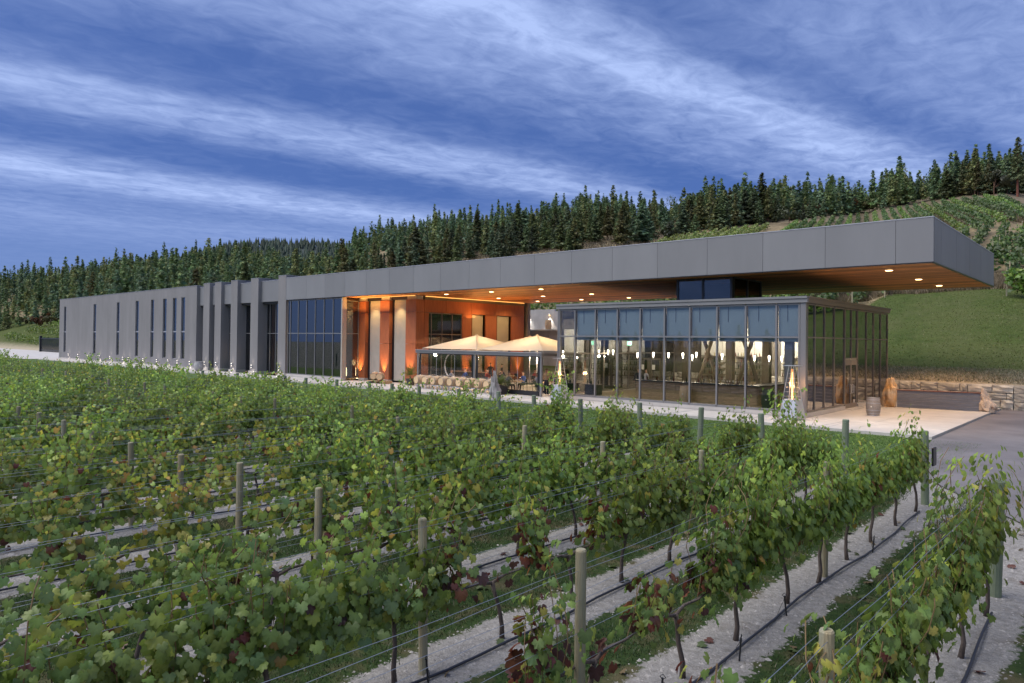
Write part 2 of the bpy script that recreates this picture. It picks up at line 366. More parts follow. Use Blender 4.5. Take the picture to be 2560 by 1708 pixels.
def groundmat(name, kind):
    m = bpy.data.materials.new(name); m.use_nodes = True; nt = m.node_tree; N = nt.nodes.new; L = nt.links.new
    b = nt.nodes['Principled BSDF']; b.inputs['Roughness'].default_value = .95; b.inputs['Specular IOR Level'].default_value = .15
    pos = N('ShaderNodeNewGeometry').outputs['Position']
    sp = N('ShaderNodeSeparateXYZ'); L(pos, sp.inputs[0]); x, y, z = sp.outputs
    def M(op, a, b2=None, clamp=False, c=None):
        n = N('ShaderNodeMath'); n.operation = op; n.use_clamp = clamp
        for i, v in enumerate((a, b2, c)):
            if v is None: continue
            if isinstance(v, (int, float)): n.inputs[i].default_value = v
            else: L(v, n.inputs[i])
        return n.outputs[0]
    def noise(s, d=5, r=.6, st=None):
        n = N('ShaderNodeTexNoise'); n.inputs['Scale'].default_value = s; n.inputs['Detail'].default_value = d; n.inputs['Roughness'].default_value = r
        if st:
            mp = N('ShaderNodeMapping'); mp.inputs['Scale'].default_value = st; L(pos, mp.inputs[0]); L(mp.outputs[0], n.inputs[0])
        else: L(pos, n.inputs[0])
        return n.outputs[0]
    def mix(f, a, b2):
        n = N('ShaderNodeMix'); n.data_type = 'RGBA'
        if isinstance(f, (int, float)): n.inputs[0].default_value = f
        else: L(f, n.inputs[0])
        for i, v in ((6, a), (7, b2)):
            if isinstance(v, tuple): n.inputs[i].default_value = (*v, 1)
            else: L(v, n.inputs[i])
        return n.outputs[2]
    def step(v, a, w): return M('DIVIDE', M('SUBTRACT', v, a), w, clamp=True)
    if kind == 'vineyard':
        n1 = noise(1.4, 5); n2 = noise(9, 6, .7); n3 = noise(40, 4); n4 = noise(.35, 3)
        lawn = mix(step(n2, .35, .3), (.075, .125, .03), (.11, .18, .045)); lawn = mix(M('MULTIPLY', step(n1, .45, .2), .35), lawn, (.13, .165, .05))
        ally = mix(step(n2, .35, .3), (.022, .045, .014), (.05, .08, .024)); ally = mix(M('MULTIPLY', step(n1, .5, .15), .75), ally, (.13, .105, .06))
        dirt = mix(step(n2, .35, .3), (.22, .205, .19), (.37, .35, .33)); dirt = mix(M('MULTIPLY', step(n3, .5, .2), .5), dirt, (.45, .43, .41))
        dirt = mix(M('MULTIPLY', step(n1, .55, .12), .35), dirt, (.17, .14, .11))
        q = M('DIVIDE', M('ADD', x, 1.7), 2.2); dist = M('MULTIPLY', M('ABSOLUTE', M('SUBTRACT', q, M('ROUND', q))), 2.2)
        edge = M('ADD', dist, M('MULTIPLY', M('SUBTRACT', n1, .5), .45)); edge = M('ADD', edge, M('MULTIPLY', M('SUBTRACT', n2, .5), .5))
        f = M('SUBTRACT', 1.0, step(edge, .46, .05))
        endn = M('ADD', y, M('MULTIPLY', M('SUBTRACT', n1, .5), .8))
        f = M('MULTIPLY', f, M('SUBTRACT', 1.0, step(endn, 21.2, .2)))
        right = M('MULTIPLY', step(M('ADD', M('SUBTRACT', x, -5.2), M('MULTIPLY', M('SUBTRACT', n1, .5), 1.2)), 0, .2), step(M('ADD', y, M('MULTIPLY', x, 1.7)), 11.3, .3))
        f = M('MAXIMUM', f, right)
        rgt = M('MULTIPLY', step(x, -.9, .2), M('SUBTRACT', 1.0, M('MULTIPLY', step(n1, .5, .12), .8))); f = M('MAXIMUM', f, rgt)
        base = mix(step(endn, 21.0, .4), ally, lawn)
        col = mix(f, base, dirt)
        hb = M('ADD', M('MULTIPLY', n3, .5), M('MULTIPLY', n2, .9))
    else:
        n1 = noise(.12, 5); n2 = noise(1.2, 6, .7); n3 = noise(5, 4); n4 = noise(.5, 5, .6, (1, .3, 1))
        lawn = mix(step(n2, .35, .3), (.050, .074, .016), (.078, .104, .024)); lawn = mix(M('MULTIPLY', step(n1, .45, .15), .45), lawn, (.11, .115, .04)); lawn = mix(M('MULTIPLY', step(n4, .5, .15), .5), lawn, (.095, .105, .038))
        dry = mix(step(n2, .35, .3), (.17, .125, .07), (.34, .27, .16)); dry = mix(M('MULTIPLY', step(n1, .45, .2), .5), dry, (.12, .10, .07))
        forest = mix(step(n2, .35, .3), (.09, .075, .045), (.20, .165, .12))
        bd = M('ADD', y, M('MULTIPLY', M('SUBTRACT', n2, .5), 3.0)); bd = M('ADD', bd, M('MULTIPLY', M('SUBTRACT', n1, .5), 6.0))
        near_wall = M('SUBTRACT', 1.0, step(M('ADD', y, M('MULTIPLY', M('SUBTRACT', n2, .5), 4)), 51.6, 3.0))
        lawn = mix(M('MULTIPLY', near_wall, .85), lawn, (.44, .37, .27))
        lim = M('ADD', 71.0, M('MINIMUM', M('MAXIMUM', M('MULTIPLY', M('ADD', x, 27.0), 1.6), 0.0), 16.5)); f = step(M('SUBTRACT', bd, lim), 0.0, 1.2); col = mix(f, lawn, dry)
        f2 = step(bd, 185, 25); col = mix(M('MULTIPLY', f2, .8), col, forest)
        hb = M('ADD', M('MULTIPLY', n3, .5), M('MULTIPLY', n2, 1.2))
    L(col, b.inputs['Base Color'])
    bp = N('ShaderNodeBump'); bp.inputs['Strength'].default_value = .9; bp.inputs['Distance'].default_value = .05 if kind == 'vineyard' else .12; L(hb, bp.inputs['Height']); L(bp.outputs[0], b.inputs['Normal'])
    return m
MT['ground'] = groundmat('vineyard_ground', 'vineyard'); MT['hill'] = groundmat('hillside_ground', 'hill')
struct('hillside', fast_mesh('hillside', VV, FF, MT['hill'], smooth=True), None)
# far ridge behind the left forest
fr = np.array([-.75, -.495, -.451, -.407, -.358, -.295, -.258, -.202, -.1, .1]); ft = np.array([.03, .103, .117, .127, .132, .133, .131, .1178, .09, .05])
V = []; ra = np.linspace(-.75, .1, 60)
def far_z(r, k): return 3.8 + np.interp(r, fr, ft)*1000*[.25, .7, 1, .8][k]
for r in ra:
    for k, d in enumerate((620, 850, 1000, 1300)):
        V.append((d*(-SY+CY*r), d*(CY+SY*r), far_z(r, k)*(1 if k else .4)))
ii, jj = np.meshgrid(np.arange(59), np.arange(3), indexing='ij'); a0 = (ii*4+jj).ravel()
MT['far_hill'] = mat('haze_blue_floor', (.035, .05, .045), .95, nscale=.05, namt=.4)  # bluish tone stands in for distance haze
struct('far_hill', fast_mesh('far_hill', V, np.column_stack([a0, a0+4, a0+5, a0+1]), MT['far_hill'], smooth=True), None)
# flat ground sheet (vineyard floor, lawn) reaching the horizon
gm = MB(); gm.add([(-900, -400, 0), (500, -400, 0), (500, 51.2, 0), (-900, 51.2, 0)], [(0, 1, 2, 3)])
struct('ground', gm, MT['ground'])
am = MB(); pl = [(-6.33, 50.7), (-6.33, 32.2), (-5.6, 26), (-4.9, 23.3), (-4.2, 22), (-3.4, 20.7), (-1.6, 17.9), (.8, 14.6), (5, 9.6), (12, 3), (30, -12), (60, -12), (60, 50.7)]
am.add([(x, y, .03) for x, y in pl], [tuple(range(len(pl)))[::-1]])
struct('road', am, MT['asphalt'])

# pavement: cast concrete slabs, one object each
pav = struct('pavement', MB().box(-131, 32.5, .004, -6.6, 35.4, .03), MT['mortar'])
pav.location = (0, 0, 0)
SLAB = {}
def slab(x0, y0, x1, y1, z0=.0, z1=.13):
    k = (round(x1-x0, 2), round(y1-y0, 2), z0, z1)
    if k not in SLAB: SLAB[k] = MB().box(0, 0, z0, x1-x0-.012, y1-y0-.012, z1).mesh('slab', MT['concrete'])
    link('slab', SLAB[k], pav, (x0, y0, 0))
x = -6.35
while x > -131: slab(x-3.05, 32.28, x, 35.55); x -= 3.05
for i in range(2):
    for j in range(4): slab(-6.35-3.07*(i+1), 35.57+3.1*j, -6.35-3.07*i, 35.57+3.1*(j+1))
    slab(-6.35-3.07*(i+1), 47.97, -6.35-3.07*i, 50.5)
for i in range(6):
    for j in range(5): slab(-44.5+2.68*i, 35.57+3*j, -44.5+2.68*(i+1), 35.57+3*(j+1))
for i in range(3): slab(-54.2+3.2*i, 35.57, -54.2+3.2*(i+1), 38.4)
yard = struct('road', MB().add([(-330, 31, .05), (-133.1, 31, .05), (-133.1, 47.5, .05), (-330, 60, .05)], [(0, 1, 2, 3)]), MT['concrete'])

# ================================================================== MAIN WINERY BUILDING
Y0 = 35.6
B = thing('winery_building', 'long low grey winery building with slot windows, tall piers and a wide flat cantilevered canopy', 'building', (-60, 40, 0))
slots = [(-130.62,-129.55),(-116.55,-115.41),(-107,-105.95),(-100.06,-98.96),(-94.9,-93.92),(-91.08,-89.98),(-88.14,-87.03),(-85.69,-84.62)]
w = MB(); xs = -132.97
for a, b in slots:
    w.box(xs, Y0, .0, a, Y0+.4, 9.8); w.box(a, Y0, 8.58, b, Y0+.4, 9.8); w.box(a, Y0, .0, b, Y0+.4, 1.2); xs = b
w.box(xs, Y0, 0, -81.5, Y0+.4, 9.8); w.box(-132.97, Y0+.4, 0, -132.57, 52, 9.8); w.box(-81.9, Y0+.4, 0, -81.5, 52, 9.8)
w.box(-132.57, 51.6, 0, -44.62, 52, 9.4)
part('wall', w, MT['stucco'], B, label='grey stucco wing wall with narrow slot windows')
part('base_course', MB().box(-133.02, Y0-.05, .10, -81.45, Y0-.002, .30), MT['concrete'], B)
part('parapet_cap', MB().box(-133.0, Y0-.03, 9.8, -81.47, Y0+.43, 9.84), MT['trim'], B)
r_ = MB().box(-132.5, Y0+.45, 9.3, -81.95, 51.5, 9.4).box(-81.45, 36.9, 9.3, -61, 51.5, 9.4)
part('roof', r_, MT['dark'], B)
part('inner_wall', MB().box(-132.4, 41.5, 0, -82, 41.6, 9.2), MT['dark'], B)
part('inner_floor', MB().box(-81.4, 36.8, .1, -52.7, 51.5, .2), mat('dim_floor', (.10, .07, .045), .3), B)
for a, b in slots:
    fr_ = MB(); t = .05
    for z0, z1 in ((1.2, 4.42), (4.5, 8.58)):
        fr_.box(a, Y0+.10, z0, a+t, Y0+.18, z1).box(b-t, Y0+.10, z0, b, Y0+.18, z1).box(a+t, Y0+.10, z0, b-t, Y0+.18, z0+t).box(a+t, Y0+.10, z1-t, b-t, Y0+.18, z1)
    fr_.box(a, Y0+.04, 4.42, b, Y0+.2, 4.5)
    W = part('window', fr_, MT['trim'], B)
    for z0, z1 in ((1.25, 4.37), (4.55, 8.53)):
        link('pane', unitbox(MT['glass_sky']), W, ((a+b)/2, Y0+.14, (z0+z1)/2), scale=(b-a-.1, .012, z1-z0))
    bx('lintel_trim', a-.05, Y0-.015, 8.58, b+.05, Y0-.002, 8.66, MT['stucco'], B); bx('sill_trim', a-.05, Y0-.015, 1.12, b+.05, Y0-.002, 1.2, MT['stucco'], B)

def grid_window(name, x0, x1, z0, z1, y, mulls, transoms, frame, gl, parent, t=.07, axis='x', d=.12, blabel=None):
    """a glazed screen: mullions and rails as parts, each pane a part, all in one plane"""
    xs = [x0]+list(mulls)+[x1]; zs = [z0]+list(transoms)+[z1]
    def bb(nm, a, b, c, e, m, dd=0.0):
        if axis == 'x': return bx(nm, a, y-d/2+dd, c, b, y+d/2-dd, e, m, parent)
        return bx(nm, y-d/2+dd, a, c, y+d/2-dd, b, e, m, parent)
    for q in xs: bb('mullion', q-t/2, q+t/2, z0, z1, frame)
    for i in range(len(xs)-1):
        for zz in zs: bb('rail', xs[i]+t/2, xs[i+1]-t/2, zz-t/2, zz+t/2, frame, .01)
        for j in range(len(zs)-1): bb('pane', xs[i]+t/2, xs[i+1]-t/2, zs[j]+t/2, zs[j+1]-t/2, gl, d/2-.006)

piers = [(-79.75,-78.2),(-76.9,-75.4),(-73.12,-71.65),(-68.75,-67.2),(-63.25,-61.8)]
for a, b in piers:
    P = part('pier', MB().box(a, Y0, .13, b, Y0+1.3, 9.93).box(a, Y0+1.3, 9.45, b, Y0+9, 9.93), MT['stucco'], B)
    part('pier_base', MB().box(a-.08, Y0-.12, .132, b+.08, Y0+1.2, .42), MT['concrete'], P)
    part('pier_cap', MB().box(a-.02, Y0-.02, 9.93, b+.02, Y0+9, 9.97), MT['trim'], P)
ends = [-81.5]+[v for ab in piers for v in ab]
gaps = [(ends[i], ends[i+1]) for i in range(0, 10, 2)]
for a, b in gaps:
    Fp = part('fascia_panel', MB().box(a+.002, Y0+.35, 7.5, b-.002, Y0+.5, 9.58), MT['panel'], B)
    part('fascia_cap', MB().box(a+.004, Y0+.33, 9.58, b-.004, Y0+.52, 9.63), MT['trim'], Fp)
    bx('lintel', a+.002, Y0+.52, 7.3, b-.002, Y0+1.28, 9.3, MT['dark'], B)
for a, b, mu in ((-78.2,-76.9,[-77.5]),(-75.4,-73.12,[-74.9]),(-71.65,-68.75,[-70.4]),(-67.2,-63.25,[-66.5,-65.35,-64.2])):
    grid_window('w', a+.04, b-.04, .3, 7.3, Y0+1.0, mu, [4.3], MT['alu'], MT['glass_sky'], B, t=.07)
bx('infill_wall', -81.48, Y0+1.0, .13, -79.77, Y0+1.2, 7.3, MT['stucco'], B)
grid_window('w', -61.6, -52.62, .42, 7.42, 35.78, [-61.15,-59.75,-58.3,-56.85,-55.4,-53.95], [4.3], MT['alu'], MT['glass_sky'], B, t=.08)
bx('sill', -61.78, 35.62, .12, -52.4, 36.0, .38, MT['concrete'], B)
bx('corner_post', -52.58, 35.66, .13, -52.42, 36.1, 7.48, MT['beige'], B)
grid_window('w', 36.12, 37.42, .35, 7.2, -52.5, [], [4.3], MT['alu'], MT['glass_sky'], B, t=.06, axis='y')
# dim restaurant interior behind the curtain wall
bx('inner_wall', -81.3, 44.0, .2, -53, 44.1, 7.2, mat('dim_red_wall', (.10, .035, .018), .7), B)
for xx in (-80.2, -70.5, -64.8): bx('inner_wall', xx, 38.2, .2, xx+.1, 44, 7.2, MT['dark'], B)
for xx in (-60.6, -58.9, -66.2): bx('curtain', xx, 36.6, .25, xx+.5, 36.75, 7.3, mat('brown_curtain', (.22, .075, .03), .8), B)
for i, xx in enumerate((-57.58, -56.12, -54.68, -53.35)):
    bx('roller_shade', xx-.66, 36.02, 4.4, xx+.66, 36.04, 7.35, MT['blind'], B)
# ---- fascia of the canopy: one object per metal panel
js = [-61.78]+[-58.21+3.107*i for i in range(17)]+[-6.97]
js = [v for v in js if v < -6.98]+[-6.97]
for a, b in zip(js[:-1], js[1:]):
    P = part('fascia_panel', MB().box(a+.008, Y0, 7.54, b-.008, Y0+.12, 9.52+(a+7)*-.0022), MT['panel'], B)
for a, b in zip(js[:-1], js[1:]):
    bx('fascia_cap', a, Y0-.015, 9.525+(a+7)*-.0022, b, Y0+.3, 9.57+(a+7)*-.0022, MT['trim'], B)
bx('drip_edge', -61.78, Y0-.012, 7.49, -6.955, Y0+.1, 7.535, MT['black'], B)
sj = [Y0+.13, 37.13, 40.65, 44.2, 47.7, 51.22, 52.3]
for a, b in zip(sj[:-1], sj[1:]):
    bx('side_panel', -7.09, a+.012, 7.54, -6.97, b-.012, 9.5, MT['panel'], B)
bx('side_cap', -7.25, Y0+.31, 9.505, -6.955, 52.32, 9.55, MT['trim'], B)
bx('side_drip', -7.07, Y0+.13, 7.49, -6.96, 52.3, 7.535, MT['black'], B)
bx('backing', -61.7, Y0+.13, 7.7, -7.1, 52.2, 9.4, MT['dark'], B)
bx('rear_panel', -61.7, 52.21, 7.5, -7.1, 52.3, 9.5, MT['panel'], B)
# soffit boards: separate cedar planks along the whole canopy
nb = 62; bw = (52.2-Y0-.14)/nb
for i in range(nb):
    y0 = Y0+.14+i*bw
    bx('soffit_board', -52.4 if y0 < 37.4 else -61.6, y0+.004, 7.50+.006*(i % 2), -7.1, y0+bw-.03, 7.54+.006*(i % 2), MT['soffit'], B)
bx('soffit_backing', -61.6, Y0+.14, 7.56, -7.1, 52.2, 7.66, MT['dark'], B)
dl = MB().lathe([(.16, 0), (.16, .03)], 14).mesh('downlight', MT['e_warm']); dr = MB().lathe([(.2, .008), (.2, .03)], 14).mesh('downlight_trim', MT['white_paint'])
for X in (-41.5, -36.5, -31.65, -9.36):
    for Yd in (38.0, 44.1, 49.35):
        o = link('downlight', dr, B, (X, Yd, 7.465)); link('lens', dl, o, (X, Yd, 7.462))
        lamp('lamp', 'SPOT', (X, Yd, 7.44), 160 if X < -12 else 650, (1, .66, .36), o, .08, 95, (X, Yd, 0))
o = link('downlight', dr, B, (-20.6, 43.4, 7.465)); link('lens', dl, o, (-20.6, 43.4, 7.462))
for X, Yd in ((-26.5, 49.3), (-14.6, 49.3), (-11, 47)):
    pass
# dark clerestory box between the pavilion roof and the canopy
for a in ((-21.3, 37.2, -16.9), ):
    grid_window('w', -20.3, -17.0, 6.24, 7.48, 36.9, [-18.7], [], MT['black'], MT['glass_box'], B, t=.12)
    bx('clerestory_wall', -20.3, 40.8, 6.24, -17, 40.95, 7.48, MT['dark'], B)
    grid_window('w', 37.05, 40.8, 6.24, 7.48, -16.98, [38.9], [], MT['black'], MT['glass_box'], B, t=.12, axis='y')
    bx('clerestory_wall', -20.4, 37.0, 6.24, -20.25, 40.9, 7.48, MT['dark'], B)
# ---- cedar clad core: three columns on the front, then the side wall
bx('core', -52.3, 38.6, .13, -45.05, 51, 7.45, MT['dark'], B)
def cedar_col(x0, x1, y, z0=.35, z1=7.17):
    for za, zb in ((z0, 3.45), (3.47, 6.12), (6.14, z1)):
        bx('cedar_panel', x0, y, za, x1, y+.9, zb, MT['wood_red'], B)
    bx('column_cap', x0+.06, y+.1, z1, x1-.06, y+.8, 7.49, MT['beige'], B)
    bx('column_base', x0-.05, y-.12, .132, x1+.05, y+.85, z0-.002, MT['concrete'], B)
for a, b in ((-52.87, -51.56), (-49.43, -48.14), (-45.93, -44.62)): cedar_col(a, b, 37.5)
for a, b in ((-51.3, -49.5), (-47.88, -46.0)):
    bx('plaster_panel', a, 37.86, .3, b, 38.1, 7.2, MT['beige'], B)
    bx('panel_frame', a-.22, 37.82, .13, a-.01, 38.3, 7.2, MT['black'], B)
    bx('panel_frame', a-.22, 37.7, 7.22, b, 38.3, 7.47, MT['black'], B)
xw = -44.62
def side(nm, y0, y1, z0, z1, m, x0=-.12, x1=0): bx(nm, xw+x0, y0, z0, xw+x1, y1, z1, m, B)
for i, (a, b) in enumerate(((38.42, 40.9), (40.92, 43.9), (43.92, 47.1), (47.12, 51.05))): side('cedar_panel', a, b, 6.14, 7.17, MT['wood_red'])
side('wall_cap', 38.42, 51.05, 7.18, 7.48, MT['cap'])
for a, b in ((42.8, 43.95), (45.75, 47.2), (49.25, 51.05)):
    for za, zb in ((.13, 3.45), (3.47, 6.12)): side('cedar_panel', a, b, za, zb, MT['wood_red'])
for a, b in ((44.0, 45.7), (47.25, 49.2)):
    side('plaster_panel', a+.04, b-.04, .13, 6.1, MT['beige'], -.42, -.3); side('panel_frame', a, a+.03, .13, 6.12, MT['cap'], -.3, -.01)
grid_window('w', 38.45, 42.75, .2, 6.08, xw-.1, [39.25, 40.45, 41.63], [4.3], MT['brown_frame'], MT['glass_box'], B, t=.07, axis='y')
bx('interior_back', -47.6, 38.8, .2, -47.5, 42.8, 6.1, mat('olive_wall', (.20, .15, .05), .7), B)
lamp('lamp', 'POINT', (-46.4, 41, 3.0), 60, (1, .6, .22), B, .2)
lamp('lamp', 'POINT', (-46.4, 39.6, 5.2), 30, (1, .6, .22), B, .2)
side('doorframe', 38.43, 38.9, .13, 6.1, MT['wood_red'])
# cove strip along the top of the cedar wall
bx('cove_light', xw+.03, 38.5, 7.44, xw+.08, 51, 7.47, MT['e_cove'], B)
bx('cove_light', -52.2, 37.42, 7.46, -44.7, 37.46, 7.485, MT['e_cove'], B)
# warm uplights at the column feet
up = MB().lathe([(.09, 0), (.11, .16), (.1, .17)], 12).mesh('uplight', MT['black']); ul = MB().lathe([(.085, 0), (.085, .01)], 12).mesh('uplight_lens', MT['e_warm'])
for i, (X, Yp) in enumerate(((-52.2, 37.15), (-48.75, 37.15), (-45.3, 37.1), (-44.25, 43.3), (-44.25, 46.5), (-44.25, 50.2))):
    o = link('uplight', up, B, (X, Yp, .13)); link('lens', ul, o, (X, Yp, .305))
    tx = X if i < 3 else xw
    lamp('lamp', 'SPOT', (X, Yp, .34), 480 if i < 3 else 260, (1, .56, .22), o, .05, 48, (tx, Yp+(.35 if i < 3 else 0), 5))
lamp('lamp', 'SPOT', (-50.5, 36.9, 6.9), 70, (1, .7, .3), B, .1, 110, (-50.5, 38.2, 2)); lamp('lamp', 'SPOT', (-47, 36.9, 6.9), 70, (1, .7, .3), B, .1, 110, (-47, 38.2, 2))
lamp('lamp', 'SPOT', (-42.6, 45, 6.9), 90, (1, .62, .22), B, .1, 120, (-44.7, 45, 3)); lamp('lamp', 'SPOT', (-42.6, 48.3, 6.9), 90, (1, .62, .22), B, .1, 120, (-44.7, 48.3, 3))
lamp('lamp', 'AREA', (-42.8, 44, 5.4), 100, (1, .45, .12), B, (1.5, 9), target=(-42, 44, 9))  # fill light added to warm the soffit, no fitting of its own
lamp('lamp', 'AREA', (-50, 36.6, 6.3), 60, (1, .5, .12), B, (5, .5), target=(-50, 36.8, 9))  # second added fill, lifts the soffit over the columns; no such lamp
# restaurant glow
for X, Yl, zl, e in ((-60.4, 39, 3.9, 60), (-55, 38.8, 1.6, 40), (-65.5, 38, 2.2, 90), (-70, 38, 2.2, 70), (-74.5, 38, 2.2, 40), (-51.9, 40, 2.6, 20)):
    lamp('lamp', 'POINT', (X, Yl, zl), e, (1, .58, .2), B, .25)
# chandelier and restaurant table lamps seen behind the glass
ch = thing('chandelier', 'small glowing chandelier hanging inside the dark curtain wall beside the last pier', 'chandelier', (-60.75, 37.6, 3.3))
part('stem', MB().tube([(0, 0, .9), (0, 0, 3.9)], .012, 5), MT['black'], ch, (-60.75, 37.6, 3.3))
for k in range(14):
    a = k*2.4; rr_ = .12+.12*(k % 3)/2
    part('bulb', MB().lathe([(.02, 0), (.045, .05), (.02, .1)], 6), MT['e_warm'], ch, (-60.75+rr_*math.cos(a), 37.6+rr_*math.sin(a), 3.2+.075*k))
for i, (X, Yl, z_, s) in enumerate(((-57.0, 37.4, .6, .1), (-54.05, 37.2, .55, .12), (-53.75, 38.2, .6, .1))):
    t_ = thing('table_lamp', ['low orange floor lantern behind the middle of the curtain wall', 'orange lantern near the right end of the curtain wall', 'slim lit lantern at the right corner of the curtain wall'][i], 'lamp', (X, Yl, .2), group='lanterns inside the curtain wall')
    part('lamp_shade', MB().lathe([(s, 0), (s*.9, .75)], 10), MT['e_warm'], t_, (X, Yl, .45)); part('foot', MB().lathe([(s*1.2, 0), (s*1.1, .24)], 10), MT['black'], t_, (X, Yl, .2))
# round-shaded pendant seen through the narrow glass
t_ = thing('pendant_lamp', 'bright round pendant lamp behind the narrow window left of the cedar columns', 'lamp', (-53.2, 39.0, 3.0))
part('globe', MB().lathe([(.01, -.12), (.09, -.08), (.12, 0), (.09, .08), (.01, .12)], 10), MT['e_white'], t_, (-53.2, 39.0, 3.0), True); part('cord', MB().tube([(0, 0, .12), (0, 0, 4.2)], .01, 4), MT['black'], t_, (-53.2, 39.0, 3.0))

# wall sconces low on the stucco
sc = [(-127.51,.85),(-122.82,.83),(-118.43,.8),(-113.32,.84),(-108.91,.86),(-103.97,.83),(-101.9,.88),(-96.79,.86),(-92.35,.84),(-88.95,.87),(-86.2,.85),(-82.79,.84),(-78.9,.9),(-76.1,.92),(-72.4,.94),(-68.1,.89),(-62.7,.85)]
sb = MB().lathe([(.05, -.13), (.06, -.12), (.06, .12), (.05, .13)], 10).mesh('sconce_body', MT['steel'])
sa = MB().box(-.03, .05, -.03, .03, .17, .03).mesh('sconce_bracket', MT['steel']); sl = MB().lathe([(.045, 0), (.045, .008)], 10).mesh('sconce_lens', MT['e_white'])
for i, (X, z_) in enumerate(sc):
    lb = f'small up-and-down wall light on the grey wing, {ordn(i)} from its left end' if i < 12 else f'small up-and-down light on the foot of the {ordn(i-12)} grey pier from the left'
    t_ = thing('wall_light', lb, 'wall light', (X, Y0-.18, z_), group='wall lights along the grey facade')
    link('body', sb, t_, (X, Y0-.18, z_)); link('bracket', sa, t_, (X, Y0-.18, z_))
    a_ = link('lens', sl, t_, (X, Y0-.18, z_+.131)); b_ = link('lens', sl, t_, (X, Y0-.18, z_-.141))
    lamp('lamp', 'SPOT', (X, Y0-.16, z_+.16), 5, (1, .88, .72), t_, .03, 70, (X, Y0-.06, z_+1.4)); lamp('lamp', 'SPOT', (X, Y0-.16, z_-.16), 9, (1, .88, .72), t_, .03, 90, (X, Y0-.06, z_-1.2))
u_ = single('urn', MB().lathe([(.30, 0), (.42, .12), (.52, .45), (.50, .75), (.42, .93), (.45, 1.0), (.38, 1.0), (.36, .8)], 20), MT['urn'], 'large pale round urn standing between the grey wing and the first pier', 'urn', (-77.7, 34.3, .13), smooth=True)
# iron gate beyond the left end
g_ = thing('iron_gate', 'black upright-bar metal gate beside the far left end of the grey wing', 'gate', (-186, 48, 0))
for i in range(26): bx('bar', -194+i*.62, 48.2, .1, -193.85+i*.62, 48.3, 3.4, MT['black'], g_)
bx('rail', -194.1, 48.15, 3.1, -178, 48.35, 3.25, MT['black'], g_); bx('rail', -194.1, 48.15, .4, -178, 48.35, .55, MT['black'], g_); bx('gate_post', -194.6, 48, 0, -194.1, 48.5, 3.8, MT['black'], g_)

# concrete terrace wall behind, between the core and the pavilion
T = thing('terrace_wall', 'pale blue-grey concrete terrace wall with two lit wall lamps behind the patio', 'wall', (-47, 56, 0))
for i in range(7):
    x0 = -52+i*3.6
    bx('wall_panel', x0, 56, 5.02, x0+3.58, 56.3, 7.3-.07*i*3, MT['conc_wall'], T); bx('wall_panel', x0, 55.2, .1, x0+3.58, 55.5, 4.86, MT['conc_wall'], T)
bx('ledge', -52, 54.9, 4.87, -27, 56, 5.01, MT['concrete'], T)
bx('fill', -52, 56.31, 4.8, -27, 62, 5.6, MT['dark'], T)
for X, z_ in ((-48.26, 6.62), (-45.37, 6.5)):
    o = part('wall_lamp', MB().lathe([(.09, 0), (.12, .1), (.06, .16)], 10), MT['steel'], T, (X, 55.85, z_)); link('lens', dl, o, (X, 55.85, z_-.01), scale=(.5, .5, .3))
    lamp('lamp', 'SPOT', (X, 55.8, z_-.05), 130, (1, .9, .75), o, .04, 75, (X, 55.95, 4.5))

# ================================================================== GLASS PAVILION
P = thing('glass_pavilion', 'glass-walled tasting pavilion with flat grey roof edge under the cantilevered canopy', 'pavilion', (-20, 43, 0))
XL, XR, YB = -28.25, -12.5, 50.8
fz = MB().box(XL, Y0, .132, XR, Y0+.25, .34).box(XR-.25, Y0+.26, .132, XR, 41.85, .34).box(XR-.25, 44.25, .132, XR, YB, .34)
part('curb', fz, MT['concrete'], P)
part('floor', MB().box(XL+.1, Y0+.26, .134, XR-.26, YB-.1, .29), MT['floor'], P)
mx_ = [-26.87, -25.3, -23.68, -22.08, -20.47, -18.87, -17.26, -15.64, -14.01, -12.86]
grid_window('w', -28.1, -12.86, .42, 5.82, 35.72, mx_[:-1], [4.14], MT['alu'], MT['glass_box'], P, t=.09, d=.14)
bx('corner_post', -12.79, 35.63, .345, -12.52, 35.86, 5.86, MT['alu'], P); bx('corner_post', -28.25, 35.63, .345, -28.16, 35.86, 5.86, MT['alu'], P)
bx('bottom_rail', -28.14, 35.64, .345, -12.81, 35.8, .372, MT['alu'], P)
grid_window('w', 35.98, 41.86, .42, 5.82, XR-.1, [37.07, 38.54, 40.09], [4.14], MT['brown_frame'], MT['glass_side'], P, t=.07, axis='y')
grid_window('w', 44.26, 50.7, .42, 5.82, XR-.1, [46.03, 47.55, 49.07], [4.14], MT['brown_frame'], MT['glass_side'], P, t=.07, axis='y')
grid_window('w', 41.94, 44.18, 3.0, 5.82, XR-.1, [43.09], [4.14], MT['brown_frame'], MT['glass_side'], P, t=.07, axis='y')
for a, b, s in ((41.95, 43.06, 1), (43.08, 44.17, -1)):
    D = part('door', MB().box(XR-.13, a, .17, XR-.07, a+.11, 2.94).box(XR-.13, b-.11, .17, XR-.07, b, 2.94).box(XR-.13, a+.11, .17, XR-.07, b-.11, .42).box(XR-.13, a+.11, 2.62, XR-.07, b-.11, 2.94), MT['brown_frame'], P)
    link('pane', unitbox(MT['glass_side']), D, (XR-.1, (a+b)/2, 1.52), scale=(.01, b-a-.22, 2.2))
    yh = b-.17 if s == 1 else a+.17
    part('handle', MB().tube([(XR-.06, yh, 1.0), (XR+.03, yh, 1.03), (XR+.03, yh, 1.47), (XR-.06, yh, 1.5)], .018, 6), MT['steel'], D)
bx('threshold', XR-.2, 41.86, .133, XR+.35, 44.24, .165, MT['concrete'], P)
